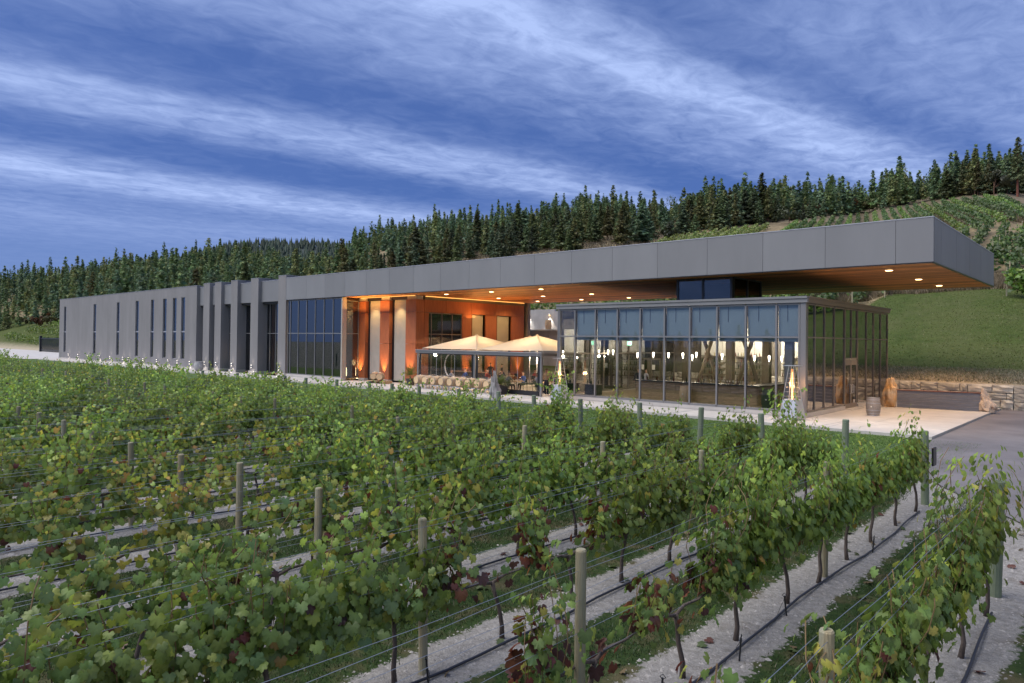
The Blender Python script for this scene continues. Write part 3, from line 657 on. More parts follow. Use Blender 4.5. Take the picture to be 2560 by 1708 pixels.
# roof edge: two stepped grey bands
for a, b in ((-28.32, -23.7), (-23.695, -18.9), (-18.895, -12.43)):
    bx('roof_band', a, Y0-.04, 5.88, b, Y0+.2, 6.08, MT['panel'], P); bx('roof_band', a, Y0-.09, 6.085, b, Y0+.2, 6.2, MT['panel'], P)
bx('roof_band', XR-.12, Y0+.205, 5.88, XR+.05, YB+.05, 6.08, MT['brown_frame'], P); bx('roof_band', XR-.12, Y0+.205, 6.085, XR+.1, YB+.1, 6.2, MT['brown_frame'], P)
bx('roof_band', -28.32, Y0+.205, 5.88, -28.1, YB, 6.2, MT['panel'], P)
part('roof', MB().box(-28.09, Y0+.21, 5.98, XR-.13, YB, 6.15), MT['dark'], P)
part('ceiling', MB().box(-28.05, Y0+.3, 5.84, XR-.15, YB-.1, 5.88), mat('grey_ceiling', (.10, .095, .09), .8), P)
# back and left walls
bx('back_wall', XL, YB-.1, .29, XR-.15, YB, 5.83, mat('dim_taupe_wall', (.16, .135, .11), .8), P)
grid_window('w', 35.9, 50.6, .42, 5.82, XL+.1, [37.5, 39.1, 40.7, 42.3, 43.9, 45.5, 47.1, 48.7], [3.0], MT['brown_frame'], MT['glass_side'], P, t=.09, axis='y')
# roller shades, drawn half way down behind each bay
for i, (a, b) in enumerate(zip([-28.1]+mx_[:-1], mx_)):
    if i == 0: continue
    bx('roller_shade', a+.06, 35.85, 3.93, b-.06, 35.865, 5.8, MT['blind'], P)
    bx('shade_bar', a+.06, 35.84, 3.90, b-.06, 35.88, 3.928, MT['alu'], P)
    bx('shade_cord', a+.5+.06*(i % 3), 35.82, 4.95, a+.53+.06*(i % 3), 35.835, 5.78, MT['slate'], P)
bx('speaker', -13.75, 36.0, 4.2, -13.3, 36.3, 5.25, MT['black'], P)
bx('column', -13.72, 36.02, .29, -13.32, 36.35, 4.19, MT['slate'], P)
# X braced timber columns
MT['timber'] = mat('grey_brown_timber', (.14, .115, .085), .7, nscale=2, namt=.25, stretch=(3, 3, .5))
def brace(p, q, w_=.13): part('brace', MB().tube([p, q], w_, 4), MT['timber'], P)
for cx_, Yb in ((-21.5, 43.0), (-18.75, 43.0)):
    brace((cx_-.95, Yb, .3), (cx_+.95, Yb, 5.7)); brace((cx_+.95, Yb+.3, .3), (cx_-.95, Yb+.3, 5.7))
for xx, yy in ((-19.95, 43.2), (-17.55, 43.2), (-24.6, 46), (-15.6, 47)): bx('column', xx-.22, yy-.22, .29, xx+.22, yy+.22, 5.8, MT['timber'], P)
# counter of horizontal planks
C_ = thing('tasting_counter', 'long plank-fronted tasting counter with black top inside the glass pavilion', 'counter', (-20, 38.6, .29))
for k in range(5):
    bx('plank', -24.1, 38.5, .3+.21*k, -16.2, 38.55, .3+.21*k+.2, MT['tan_wood'], C_); bx('plank', -16.2, 38.56, .3+.21*k, -16.15, 43.6, .3+.21*k+.2, MT['tan_wood'], C_)
bx('carcass', -24.05, 38.56, .3, -16.22, 39.2, 1.34, MT['dark'], C_); bx('carcass', -16.8, 39.21, .3, -16.22, 43.6, 1.34, MT['dark'], C_)
bx('countertop', -24.25, 38.35, 1.35, -16.0, 39.3, 1.42, MT['black'], C_); bx('countertop', -16.95, 39.305, 1.35, -16.0, 43.7, 1.42, MT['black'], C_)
# shelving on the back wall
S_ = thing('wine_shelf', 'lit back-wall shelving with rows of bottles behind the tasting counter', 'shelf', (-20, 50, .29))
MT['shelf_back'] = mat('pale_panelling', (.62, .58, .50), .7)
for a, b in ((-25.6, -23.4), (-22.9, -20.3), (-19.4, -17.2), (-16.9, -13.6)):
    bx('back_panel', a, 50.3, .3, b, 50.36, 4.9, MT['shelf_back'], S_)
    for z_ in (1.0, 1.45, 1.9, 2.35, 2.8): bx('shelf_board', a+.1, 49.9, z_, b-.1, 50.29, z_+.04, MT['timber'], S_)
bt = MB().lathe([(.036, 0), (.038, .19), (.014, .24), (.014, .3)], 6).mesh('bottle', None)
bms = [mat('bottle_red', (.12, .015, .012), .2), mat('bottle_green', (.012, .03, .015), .2), mat('bottle_pale', (.45, .38, .2), .25)]
bm_ = []
for m_ in bms: q = bt.copy(); q.materials.append(m_); bm_.append(q)
for a, b in ((-25.6, -23.4), (-22.9, -20.3), (-19.4, -17.2), (-16.9, -13.6)):
    for z_ in (1.04, 1.49, 1.94, 2.39, 2.84):
        n = int((b-a-.4)/.2)
        if z_ > 2.5 and a > -20: continue
        for k in range(n):
            if random.random() < .25: continue
            link('bottle', random.choice(bm_), S_, (a+.2+k*.2+random.uniform(-.03, .03), 50.1, z_))
# glassware and bottles along the counter
for k in range(26):
    X = -23.9+k*.29+random.uniform(-.08, .08)
    if 8 < k < 11: continue
    o = single('wine_bottle', random.choice(bm_), None, f'wine bottle on the black tasting countertop, about {ordn(k)} place from its left end', 'bottle', (X, 38.9+random.uniform(-.15, .3), 1.42), group='bottles along the tasting counter')
wg = MB().lathe([(.03, 0), (.004, .01), (.004, .09), (.035, .13), (.03, .2)], 7).mesh('wine_glass', MT['white_paint'])
for k in range(22):
    tag(link('wine_glass', wg, None, (-19.6+k*.13+random.uniform(-.04, .04), 39.05+random.uniform(-.2, .2), 1.42)), f'wine glass on the right half of the tasting countertop, {ordn(k)} from the left', 'glass', 'glasses along the tasting counter')
# pendants
pb = MB().lathe([(.02, 0), (.06, .28), (.045, .34)], 10).mesh('pendant_shade', MT['e_pend'], True); pc = MB().tube([(0, 0, .34), (0, 0, 2.9)], .008, 4).mesh('cord', MT['black'])
for i, (q, Yp, z_) in enumerate(((-24.32,41,2.75),(-23.15,41,2.8),(-22.07,41,2.8),(-21.08,41,2.8),(-20.45,40,2.72),(-20.18,42,2.85),(-18.52,41,2.8),(-16.56,41,2.75),(-15.71,41,2.75),(-15.0,41,2.75),(-26.6,41,2.9),(-26.2,41,2.9))):
    X = q/39*Yp; t_ = thing('pendant_lamp', f'glowing cone pendant over the tasting counter, {ordn(sorted([-24.32,-23.15,-22.07,-21.08,-20.45,-20.18,-18.52,-16.56,-15.71,-15.0,-26.6,-26.2]).index(q))} from the left', 'lamp', (X, Yp, z_), group='pendant lamps over the tasting counter')
    link('shade', pb, t_, (X, Yp, z_)); link('cord', pc, t_, (X, Yp, z_)); lamp('lamp', 'POINT', (X, Yp, z_-.12), 16, (1, .8, .55), t_, .08)
for X, Yl in ((-24, 48), (-20, 48), (-15.5, 47)): lamp('lamp', 'AREA', (X, Yl, 5.2), 60 if X < -22 else 170, (1, .89, .70), P, (2, 1), target=(X, 50.3, 2.2))
for X in (-26, -23, -20, -17, -14.4): lamp('lamp', 'SPOT', (X, 37.0, 5.7), 85, (1, .82, .58), P, .1, 80, (X, 38.3, .5))  # ceiling spots added to brighten the counter front, without fittings
lamp('lamp', 'POINT', (-17, 45.5, 4.6), 60, (1, .82, .6), P, .3); lamp('lamp', 'POINT', (-24, 44, 4.6), 40, (1, .82, .6), P, .3)
# exit sign (running figure on green) hanging near the left wall
es = thing('exit_sign', 'small green and white running-figure exit sign hanging inside the pavilion', 'sign', (-26.55, 41.5, 3.6))
bx('sign_plate', -26.72, 41.5, 3.58, -26.38, 41.53, 3.86, MT['e_green'], es)
fg = MB().lathe([(.01, -.025), (.025, 0), (.01, .025)], 8, c=(-26.53, 41.49, 3.81)).tube([(-26.54, 41.49, 3.78), (-26.56, 41.49, 3.71)], .02, 5).tube([(-26.56, 41.49, 3.71), (-26.50, 41.49, 3.67), (-26.52, 41.49, 3.62)], .011, 4).tube([(-26.56, 41.49, 3.71), (-26.60, 41.49, 3.66), (-26.65, 41.49, 3.66)], .011, 4).tube([(-26.60, 41.49, 3.73), (-26.54, 41.49, 3.76), (-26.48, 41.49, 3.73)], .009, 4)
part('running_figure', fg, MT['e_white_s'], es)
bx('doorway', -26.47, 41.485, 3.61, -26.41, 41.49, 3.83, MT['e_white_s'], es)
for X in (-27.0, -26.1): single('notice', MB().box(X-.12, 44.0, 1.85, X+.12, 44.01, 2.2), MT['paper'], 'white paper notice on the inner left door' if X < -26.5 else 'white paper notice on the inner right door', 'notice')
dd = thing('inner_door', 'bronze-framed double door standing inside the left of the pavilion', 'door', (-26.5, 44.1, .29))
for x0 in (-27.5, -26.52):
    part('door_leaf', MB().box(x0, 44.05, .3, x0+.1, 44.12, 2.7).box(x0+.86, 44.05, .3, x0+.96, 44.12, 2.7).box(x0+.1, 44.05, .3, x0+.86, 44.12, .55).box(x0+.1, 44.05, 2.55, x0+.86, 44.12, 2.7).box(x0+.1, 44.05, 1.25, x0+.86, 44.1, 1.3), MT['timber'], dd)
# stock table left of the counter
tb = thing('display_table', 'low black display box with bottles behind the left panes of the pavilion', 'table', (-27.2, 38.2, .29))
bx('cabinet', -27.7, 37.9, .3, -26.7, 38.5, .95, MT['black'], tb); bx('tabletop', -27.8, 37.8, .955, -26.6, 38.6, .99, MT['timber'], tb)
for k in range(6): tag(link('wine_bottle', bm_[1], None, (-27.6+.16*k, 38.1+.1*(k % 2), .99)), f'dark wine bottle on the low black display box, {ordn(k)} from the left', 'bottle', 'bottles on the display box')

# ---------------------------------------------------------------- barrels
def barrel_meshes(tag_, wood, headm, hoopm):
    pr = [(.285+.065*math.sin(math.pi*t), -.475+.95*t) for t in np.linspace(0, 1, 11)]
    body = MB(); n = 24
    vs = []; fs = []
    for r, h in pr:
        for k in range(n):
            a = 2*math.pi*k/n; vs.append((r*math.cos(a), h, r*math.sin(a)))
    for i in range(len(pr)-1):
        for k in range(n): fs.append((i*n+k, i*n+(k+1) % n, (i+1)*n+(k+1) % n, (i+1)*n+k))
    body.add(vs, fs)
    hd = MB().lathe([(.268, -.01), (.268, .01)], 24, 'y')
    hs = []
    for h in (-.455, -.36, -.18, .18, .36, .455):
        r = .285+.065*math.sin(math.pi*(h+.475)/.95)+.004
        hs.append((MB().lathe([(r, -.02), (r+.002, -.018), (r+.002, .018), (r, .02)], 24, 'y', caps=False).mesh('hoop', hoopm, True), h))
    return body.mesh('staves', wood, True), hd.mesh('head', headm), hs
BM = barrel_meshes('new', MT['oak'], MT['oak_head'], MT['hoop'])
BM2 = barrel_meshes('old', MT['old_oak'], MT['old_oak'], MT['hoop'])
MT['dgreen'] = mat('dark_green_stave', (.02, .035, .02), .5, nscale=3, namt=.3)
BM3 = barrel_meshes('green', MT['dgreen'], MT['dgreen'], MT['dgreen'])
BM4 = barrel_meshes('tan', MT['oak'], MT['oak_head'], MT['oak'])
bung = MB().lathe([(.04, 0), (.025, .04)], 8).mesh('bung', MT['white_paint'])
def barrel(meshes, label, loc, rot, group=None, bunged=True):
    t_ = thing('wine_barrel', label, 'barrel', (0, 0, 0), 0, group); st, hd, hs = meshes
    link('staves', st, t_); link('head', hd, t_, (0, -.445, 0)); link('head', hd, t_, (0, .445, 0))
    for h, y in hs: link('hoop', h, t_, (0, y, 0))
    if bunged: link('bung', bung, t_, (0, 0, .345))
    t_.location = loc; t_.rotation_euler = rot; return t_
for i in range(9):
    barrel(BM, f'pale oak barrel on a steel rack before the patio, {ordn(i)} from left', (-41.1+.925*i, 35.08+random.uniform(-.02, .02), .78), (0, random.uniform(-.3, .3), random.uniform(-.03, .03)), 'row of oak barrels in front of the patio')
rk = thing('barrel_rack', 'pale steel rack under the first pair of oak barrels from the left', 'rack', (-40.65, 35.08, .13), group='racks under the oak barrels')
def rack_parts(t_, cx_):
    q = MB()
    for yy in (34.72, 35.4):
        q.box(cx_-.55, yy-.025, .40, cx_+.55, yy+.025, .45)
    for xx in (-.55, -.17, .17, .5): 
        for yy in (34.72, 35.4): q.box(cx_+xx, yy-.02, .132, cx_+xx+.05, yy+.02, .40)
    q.box(cx_-.55, 34.745, .41, cx_-.5, 35.375, .44).box(cx_+.5, 34.745, .41, cx_+.55, 35.375, .44)
    q.box(cx_-.55, 34.72, .132, cx_-.5, 35.4, .15).box(cx_+.5, 34.72, .132, cx_+.55, 35.4, .15)
    part('rack_frame', q, MT['white_steel'], t_)
rack_parts(rk, -40.65)
for i in range(1, 5):
    dup(rk, (-40.65+1.85*i, 35.08, .13), label=f'pale steel rack under the {["", "second", "third", "fourth"][i]+" pair of" if i < 4 else "last single"} oak barrel{"s" if i < 4 else ""} from the left')
plt = thing('pallet', 'pale slatted pallet under the two barrels beside the cedar columns', 'pallet', (-47.6, 36.1, .13))
for k in range(5): bx('slat', -48.7, 35.65+.2*k, .33, -46.4, 35.77+.2*k, .36, MT['tan_wood'], plt)
for xx in (-48.6, -47.6, -46.6): bx('bearer', xx, 35.65, .132, xx+.12, 36.6, .328, MT['tan_wood'], plt)
barrel(BM, 'oak barrel lying on the pallet, the left one of the pair by the cedar columns', (-48.35, 36.2, .71), (0, 0, R(38)), 'barrels on the pallet')
barrel(BM, 'oak barrel lying on the pallet, the right one of the pair by the cedar columns', (-47.3, 35.98, .71), (0, 0, R(42)), 'barrels on the pallet')
barrel(BM2, 'weathered grey oak barrel standing upright on the pavement outside the glass doors', (-10.48, 39.64, .13+.475), (R(90), 0, 0))
barrel(BM4, 'tan oak barrel standing upright against the plank front of the counter', (-20.3, 37.9, .29+.475), (R(90), 0, 0))
b3 = barrel(BM3, 'dark green barrel standing upright inside at the right end of the counter', (-15.1, 37.5, .29+.5), (R(90), 0, 0)); b3.scale = (1.2, 1.1, 1.2)
barrel(BM4, 'barrel used as a stand on the raised terrace ledge behind the patio', (-45.2, 55.5, 5.02+.475), (R(90), 0, 0))

# ---------------------------------------------------------------- patio enclosure
E_ = thing('patio_enclosure', 'grey framed patio enclosure with clear vinyl sheets between the cedar wall and the pavilion', 'enclosure', (-35.8, 38, .13))
px_ = [-42.1, -35.85, -29.62]
for X in px_: bx('post', X-.07, 35.62, .132, X+.07, 35.76, 2.78, MT['alu'], E_)
bx('beam', -42.3, 35.56, 2.79, -35.86, 35.82, 3.0, MT['alu'], E_); bx('beam', -35.85, 35.56, 2.79, -29.5, 35.82, 3.0, MT['alu'], E_)
bx('gutter', -42.3, 35.50, 3.003, -29.5, 35.84, 3.05, MT['trim'], E_)
for a, b, z0 in ((-42.0, -35.95, .3), (-35.75, -29.72, .5)):
    bx('vinyl_sheet', a+.25, 35.685, z0, b-.25, 35.69, 2.72, MT['vinyl'], E_)
    bx('edge_strip', a, 35.68, z0, a+.22, 35.70, 2.72, MT['black'], E_); bx('edge_strip', b-.22, 35.68, z0, b, 35.70, 2.72, MT['black'], E_)
    bx('top_roll', a, 35.66, 2.725, b, 35.72, 2.785, MT['black'], E_)
    for k in range(1, 3):
        X = a+(b-a)*k/3; bx('zip', X-.012, 35.675, z0, X+.012, 35.683, 2.72, MT['trim'], E_)
bx('kick_plate', -33.0, 35.65, .16, -29.8, 35.73, .48, MT['black'], E_)
for yy in (38.7, 42, 45.2): bx('post', -29.69, yy, .132, -29.55, yy+.14, 2.78, MT['alu'], E_)
bx('beam', -29.69, 35.83, 2.79, -29.5, 45.4, 3.0, MT['alu'], E_); bx('beam', -42.3, 35.83, 2.79, -42.15, 45.4, 3.0, MT['alu'], E_)
cm = bpy.data.materials.new('umbrella_canvas'); cm.use_nodes = True; nt = cm.node_tree; nt.nodes.clear()
o_ = nt.nodes.new('ShaderNodeOutputMaterial'); a_ = nt.nodes.new('ShaderNodeBsdfDiffuse'); b_ = nt.nodes.new('ShaderNodeBsdfTranslucent'); m_ = nt.nodes.new('ShaderNodeMixShader')
a_.inputs[0].default_value = (.74, .65, .52, 1); b_.inputs[0].default_value = (.82, .72, .56, 1); m_.inputs[0].default_value = .45
nt.links.new(a_.outputs[0], m_.inputs[1]); nt.links.new(b_.outputs[0], m_.inputs[2]); nt.links.new(m_.outputs[0], o_.inputs[0])
for i, (X, Yc, nm) in enumerate(((-38.9, 38.9, 'left front'), (-32.7, 38.9, 'right front'), (-38.9, 45.3, 'left rear'), (-32.7, 45.3, 'right rear'))):
    t_ = thing('patio_umbrella', f'large square cream patio umbrella, the {nm} one of four over the patio tables', 'umbrella', (X, Yc, .13), group='cream umbrellas over the patio')
    cs = [(-3, -3), (3, -3), (3, 3), (-3, 3)]
    for k in range(4):
        q = MB(); a = cs[k]; b = cs[(k+1) % 4]; n = 8
        # each panel sags a little between its ribs
        vs = []
        for u in range(n+1):
            for v in range(n+1):
                t = u/n; px = a[0]+(b[0]-a[0])*v/n; py = a[1]+(b[1]-a[1])*v/n
                sag = .10*math.sin(math.pi*t)*math.sin(math.pi*v/n)+.04*t*math.sin(math.pi*v/n)
                vs.append((X+px*t, Yc+py*t, 4.22-1.05*t-sag))
        q.add(vs, [(u*(n+1)+v, u*(n+1)+v+1, (u+1)*(n+1)+v+1, (u+1)*(n+1)+v) for u in range(n) for v in range(n)])
        cn = part('canopy_panel', q, cm, t_, smooth=True)
        q2 = MB().tube([(X, Yc, 4.17), (X+a[0], Yc+a[1], 3.12)], .025, 4); part('rib', q2, MT['hoop'], t_)
    part('pole', MB().tube([(X, Yc, .132), (X, Yc, 4.2)], .05, 8), MT['hoop'], t_); part('finial', MB().lathe([(.12, 4.2), (.1, 4.27), (.03, 4.3)], 10, c=(X, Yc, 0)), MT['canvas'], t_)
    part('base', MB().box(X-.4, Yc-.4, .132, X+.4, Yc+.4, .22), MT['black'], t_)
    part('lantern', MB().lathe([(.1, 2.75), (.1, 2.8)], 10, c=(X, Yc, 0)), MT['e_warm'], t_)
    lamp('lamp', 'POINT', (X+.2, Yc-.2, 2.4), 105, (1, .78, .50), t_, .15)
# patio bar and hanging lamp
pbr = thing('patio_bar', 'dark plank bar counter inside the left bay of the patio', 'counter', (-43, 42, .13))
for k in range(5): bx('plank', -43.9, 41.0, .14+.2*k, -40.4, 41.05, .14+.2*k+.19, mat('dark_plank', (.10, .06, .035), .5, rnd=.1) if k == 0 else bpy.data.materials['dark_plank'], pbr)
bx('countertop', -44.0, 40.8, 1.15, -40.2, 41.6, 1.2, MT['tan_wood'], pbr); bx('carcass', -43.85, 41.06, .14, -40.5, 41.5, 1.145, MT['dark'], pbr)
single('ring_sculpture', MB().tube([(-41.7+.75*math.cos(a), 38.8, 1.75+.95*math.sin(a)) for a in np.linspace(1.2, 5.2, 22)], .05, 6), MT['steel'], 'curved steel ring sculpture behind the left vinyl sheet', 'sculpture')

# ---------------------------------------------------------------- tables, chairs, people
def chair_proto():
    t_ = thing('patio_chair', 'dark slim patio chair', 'chair', (0, 0, 0))
    part('seat', MB().box(-.22, -.22, .43, .22, .22, .47), MT['black'], t_)
    part('backrest', MB().box(-.2, .2, .62, .2, .23, .9), MT['black'], t_)
    for sx in (-1, 1):
        part('leg', MB().tube([(.19*sx, -.19, 0), (.19*sx, -.19, .43)], .015, 5), MT['black'], t_); part('leg', MB().tube([(.19*sx, .24, 0), (.2*sx, .215, .45), (.2*sx, .22, .9)], .015, 5), MT['black'], t_)
    return t_
def table_proto():
    t_ = thing('patio_table', 'square patio table', 'table', (0, 0, 0))
    part('tabletop', MB().box(-.42, -.42, .72, .42, .42, .75), MT['tan_wood'], t_); part('pedestal', MB().tube([(0, 0, .03), (0, 0, .72)], .035, 8), MT['black'], t_); part('foot', MB().box(-.25, -.25, 0, .25, .25, .03), MT['black'], t_)
    return t_
def body(name, pose):
    J = {}
    if pose == 'sit':
        pts = [(0,0,.52,.155),(0,.02,.72,.14),(0,.03,.95,.165),(0,.03,1.08,.10),(0,.02,1.16,.055),(0,0,1.27,.095),(0,-.005,1.37,.075)]
        legs = [(.10,0,.50,.10),(.13,-.40,.50,.075),(.13,-.42,.12,.05),(.13,-.55,.05,.045)]
        arms = [(.19,.02,1.04,.06),(.25,-.04,.80,.045),(.17,-.26,.78,.035),(.12,-.36,.80,.03)]
    else:
        pts = [(0,0,.92,.15),(0,0,1.1,.13),(0,0,1.32,.165),(0,0,1.46,.10),(0,0,1.53,.055),(0,-.01,1.63,.092),(0,-.01,1.72,.075)]
        legs = [(.09,0,.88,.10),(.11,-.01,.48,.07),(.11,.02,.08,.05),(.11,-.14,.04,.045)]
        arms = [(.2,0,1.42,.06),(.27,.02,1.14,.045),(.24,-.14,.92,.035),(.22,-.22,.90,.03)]
    vs = [p[:3] for p in pts]; rad = [p[3] for p in pts]; ed = [(i, i+1) for i in range(6)]
    for s in (-1, 1):
        for ch_, root in ((legs, 0), (arms, 2)):
            prev = root
            for p in ch_: vs.append((p[0]*s, p[1], p[2])); rad.append(p[3]); ed.append((prev, len(vs)-1)); prev = len(vs)-1
    me = bpy.data.meshes.new(name); me.from_pydata(vs, ed, []); o = bpy.data.objects.new(name, me); COL.objects.link(o)
    sk = o.modifiers.new('skin', 'SKIN'); ss_ = o.modifiers.new('sub', 'SUBSURF'); ss_.levels = ss_.render_levels = 1
    for i, r_ in enumerate(rad): me.skin_vertices[0].data[i].radius = (r_, r_*(.72 if i < 4 else .95)); me.skin_vertices[0].data[i].use_root = (i == 0)
    dg = bpy.context.evaluated_depsgraph_get(); m2 = bpy.data.meshes.new_from_object(o.evaluated_get(dg)); bpy.data.objects.remove(o)
    m2.name = name; m2.materials.clear(); m2.shade_smooth()
    neck = 1.13 if pose == 'sit' else 1.5; waist = .62 if pose == 'sit' else .98
    # skin / shirt / trousers split by face height; hands too
    for nm in (MT['skin'], MT['shirt'], MT['trouser']): m2.materials.append(nm)
    for p in m2.polygons:
        c = p.center
        hand = (c.y < -.28 and c.z > .7) if pose == 'sit' else (abs(c.x) > .18 and c.z < .98 and c.z > .84 and c.y < -.1)
        p.material_index = 0 if (c.z > neck or hand) else (1 if c.z > waist else 2)
    return m2
def objcol(name, rough=.8):
    m = bpy.data.materials.new(name); m.use_nodes = True; nt = m.node_tree; oi = nt.nodes.new('ShaderNodeObjectInfo'); nt.links.new(oi.outputs['Color'], nt.nodes['Principled BSDF'].inputs['Base Color']); nt.nodes['Principled BSDF'].inputs['Roughness'].default_value = rough; return m
MT['shirt'] = objcol('shirt_cloth'); MT['trouser'] = mat('trouser_cloth', (.03, .035, .05), .85, rnd=.5)
BODY = {'sit': body('body_seated', 'sit'), 'stand': body('body_standing', 'stand')}
def headparts(pose):
    z = 1.32 if pose == 'sit' else 1.68; q = MB(); vs = []; fs = []; n = 12
    for i in range(6):
        ph = i/6*1.75
        for k in range(n):
            a = 2*math.pi*k/n; fr_ = .62 if math.sin(a) < -.3 and i > 3 else 1
            vs.append((.094*math.sin(ph)*math.cos(a), .02+.108*math.sin(ph)*math.sin(a)*fr_, z+.02+.108*math.cos(ph)))
    for i in range(5):
        for k in range(n): fs.append((i*n+k, i*n+(k+1) % n, (i+1)*n+(k+1) % n, (i+1)*n+k))
    q.add(vs, fs); f = MB().add([(-.016, -.085, z-.03), (.016, -.085, z-.03), (0, -.118, z-.025), (0, -.09, z+.015)], [(0, 1, 2), (1, 3, 2), (0, 2, 3)])
    return q.mesh('hair', MT['hair'], True), f.mesh('nose', MT['skin'])
HP = {k: headparts(k) for k in ('sit', 'stand')}
def person(pose, loc, rz, shirt, label, group=None):
    t_ = tag(link('person', BODY[pose], None, loc, (0, 0, rz)), label, 'person', group); t_.color = (*shirt, 1)
    o = link('hair', HP[pose][0], None, (0, 0, 0)); o.parent = t_; o = link('nose', HP[pose][1], None, (0, 0, 0)); o.parent = t_
    return t_
CHP = chair_proto(); TBP = table_proto(); used = [0, 0]
wh, bl, gr, nv, rd, tn = (.55, .55, .6), (.05, .1, .35), (.2, .22, .2), (.03, .035, .06), (.3, .05, .04), (.4, .28, .18)
seats = [((-40.2, 38.2), [(0, bl, 'in blue'), (180, wh, 'in white')], 'front left table'), ((-37.6, 39.6), [(90, nv, 'in navy'), (270, rd, 'in dark red')], 'table beside the middle post'),
         ((-33.9, 38.0), [(180, gr, 'with a broad grey-green back'), (0, bl, 'in bright blue')], 'table behind the palm'), ((-31.6, 38.6), [(200, wh, 'in a pale checked shirt'), (20, nv, 'in black')], 'table at the right front corner'),
         ((-36.2, 43.6), [(0, tn, 'in tan'), (180, rd, 'in rust')], 'middle rear table'), ((-33.0, 43.4), [(0, wh, 'in white'), (90, tn, 'in brown')], 'right rear table'), ((-39.6, 43.4), [(180, nv, 'in dark blue'), (270, tn, 'in ochre')], 'left rear table')]
for (X, Yt), ps, nm in seats:
    loc = (X, Yt, .135); lb = f'small square patio table, the {nm} under the umbrellas'
    if not used[0]: TBP.location = loc; TBP['label'] = lb; TBP['group'] = 'patio tables'; used[0] = 1
    else: dup(TBP, loc, label=lb)
    for ang in ((0, 90, 180, 270) if ps[0][0] in (0, 90, 180, 270) and len(ps) > 3 else [p[0] for p in ps]+[(ps[0][0]+90) % 360 if (ps[0][0]+90) % 360 != ps[1][0] else (ps[0][0]+180) % 360]):
        a = R(ang); L_ = (X+.75*math.sin(a), Yt+.75*math.cos(a), .135); rz = -a
        side_ = {0: 'far', 90: 'right', 180: 'near', 270: 'left'}[round(ang/90) % 4*90]
        lb = f'dark patio chair on the {side_} side of the {nm}'
        if not used[1]: CHP.location = L_; CHP.rotation_euler = (0, 0, rz); CHP['label'] = lb; CHP['group'] = 'patio chairs'; used[1] = 1
        else: dup(CHP, L_, rz, lb)
        for p in ps:
            if p[0] == ang: person('sit', (L_[0], L_[1], .135), rz, p[1], f'seated diner {p[2]} at the {nm}', 'diners on the patio')
for X, Yp, rz, c_, d_ in ((-41.3, 43.0, 30, nv, 'standing server in dark clothes behind the left vinyl sheet'), (-38.8, 41.7, -40, nv, 'standing person in black between the left patio tables'), (-33.4, 46.6, 10, gr, 'standing person in grey at the back of the patio'), (-30.5, 37.3, 180, tn, 'person in a tan shirt seen from behind at the right opening of the patio')):
    person('stand', (X, Yp, .135), R(rz), c_, d_)
person('stand', (-25.1, 40.4, .29), R(10), nv, 'server in black standing behind the left end of the tasting counter'); person('stand', (-24.4, 40.2, .29), R(-30), wh, 'guest in a pale top leaning beside the left end of the counter')

# ---------------------------------------------------------------- pyramid heaters
glowt = bpy.data.materials.new('orange_tube'); glowt.use_nodes = True; _n = glowt.node_tree; _n.nodes.clear(); _o = _n.nodes.new('ShaderNodeOutputMaterial'); _a = _n.nodes.new('ShaderNodeAddShader'); _t = _n.nodes.new('ShaderNodeBsdfTransparent'); _e = _n.nodes.new('ShaderNodeEmission'); _e.inputs[0].default_value = (1, .40, .12, 1); _e.inputs[1].default_value = .22; _t.inputs[0].default_value = (.8, .8, .8, 1)
_n.links.new(_t.outputs[0], _a.inputs[0]); _n.links.new(_e.outputs[0], _a.inputs[1]); _n.links.new(_a.outputs[0], _o.inputs[0])
def heater(X, Yh, rz, label):
    t_ = thing('patio_heater', label, 'patio heater', (X, Yh, .13), 0, 'pyramid patio heaters')
    def fr(z): return .44*(1-z/2.62)+.11*(z/2.62)
    q = MB(); z0, z1 = .03, .98; a, b = fr(z0), fr(z1)
    q.add([(-a,-a,z0),(a,-a,z0),(a,a,z0),(-a,a,z0),(-b,-b,z1),(b,-b,z1),(b,b,z1),(-b,b,z1)], [(0,1,5,4),(1,2,6,5),(2,3,7,6),(3,0,4,7),(4,5,6,7),(0,3,2,1)])
    ob_ = [('base_housing', q, MT['steel'])]
    for sx, sy in ((-1,-1),(1,-1),(1,1),(-1,1)):
        c0, c1 = fr(z1), fr(2.6); ob_.append(('corner_bar', MB().tube([(sx*fr(0)*1.01, sy*fr(0)*1.01, 0), (sx*c1, sy*c1, 2.6)], .018, 4), MT['steel']))
    ob_.append(('top_plate', MB().box(-.34,-.34,2.6,.34,.34,2.63), MT['steel'])); ob_.append(('glass_tube', MB().lathe([(.075, .99), (.075, 2.5)], 14), MT['glass_tube']))
    ob_.append(('flame', MB().lathe([(.03, 1.0), (.036, 1.3), (.032, 1.9), (.02, 2.3)], 10), MT['e_flame'])); ob_.append(('glow_tube', MB().lathe([(.062, .995), (.062, 2.45)], 12, caps=False), glowt)); ob_.append(('knob', MB().lathe([(.055, -.02), (.055, .01)], 12, 'y', (0, -fr(.62)-.01, .62)), MT['black']))
    ob_.append(('inner_plate', MB().box(-.2,-.2,.985,.2,.2,1.0), MT['steel']))
    for nm, mb, m in ob_: part(nm, mb, m, t_, (X, Yh, .13))
    for k in range(6):
        zz = 1.12+.22*k; s_ = fr(zz)-.02; g = MB()
        for u, v in (((-s_,-s_),(s_,-s_)),((s_,-s_),(s_,s_)),((s_,s_),(-s_,s_)),((-s_,s_),(-s_,-s_))): g.tube([(u[0],u[1],zz),(v[0],v[1],zz)], .004, 3)
        part('guard_wire', g, MT['steel'], t_, (X, Yh, .13))
    lamp('lamp', 'POINT', (X, Yh, 1.75), 26, (1, .5, .2), t_, .12); t_.rotation_euler = (0, 0, R(rz))
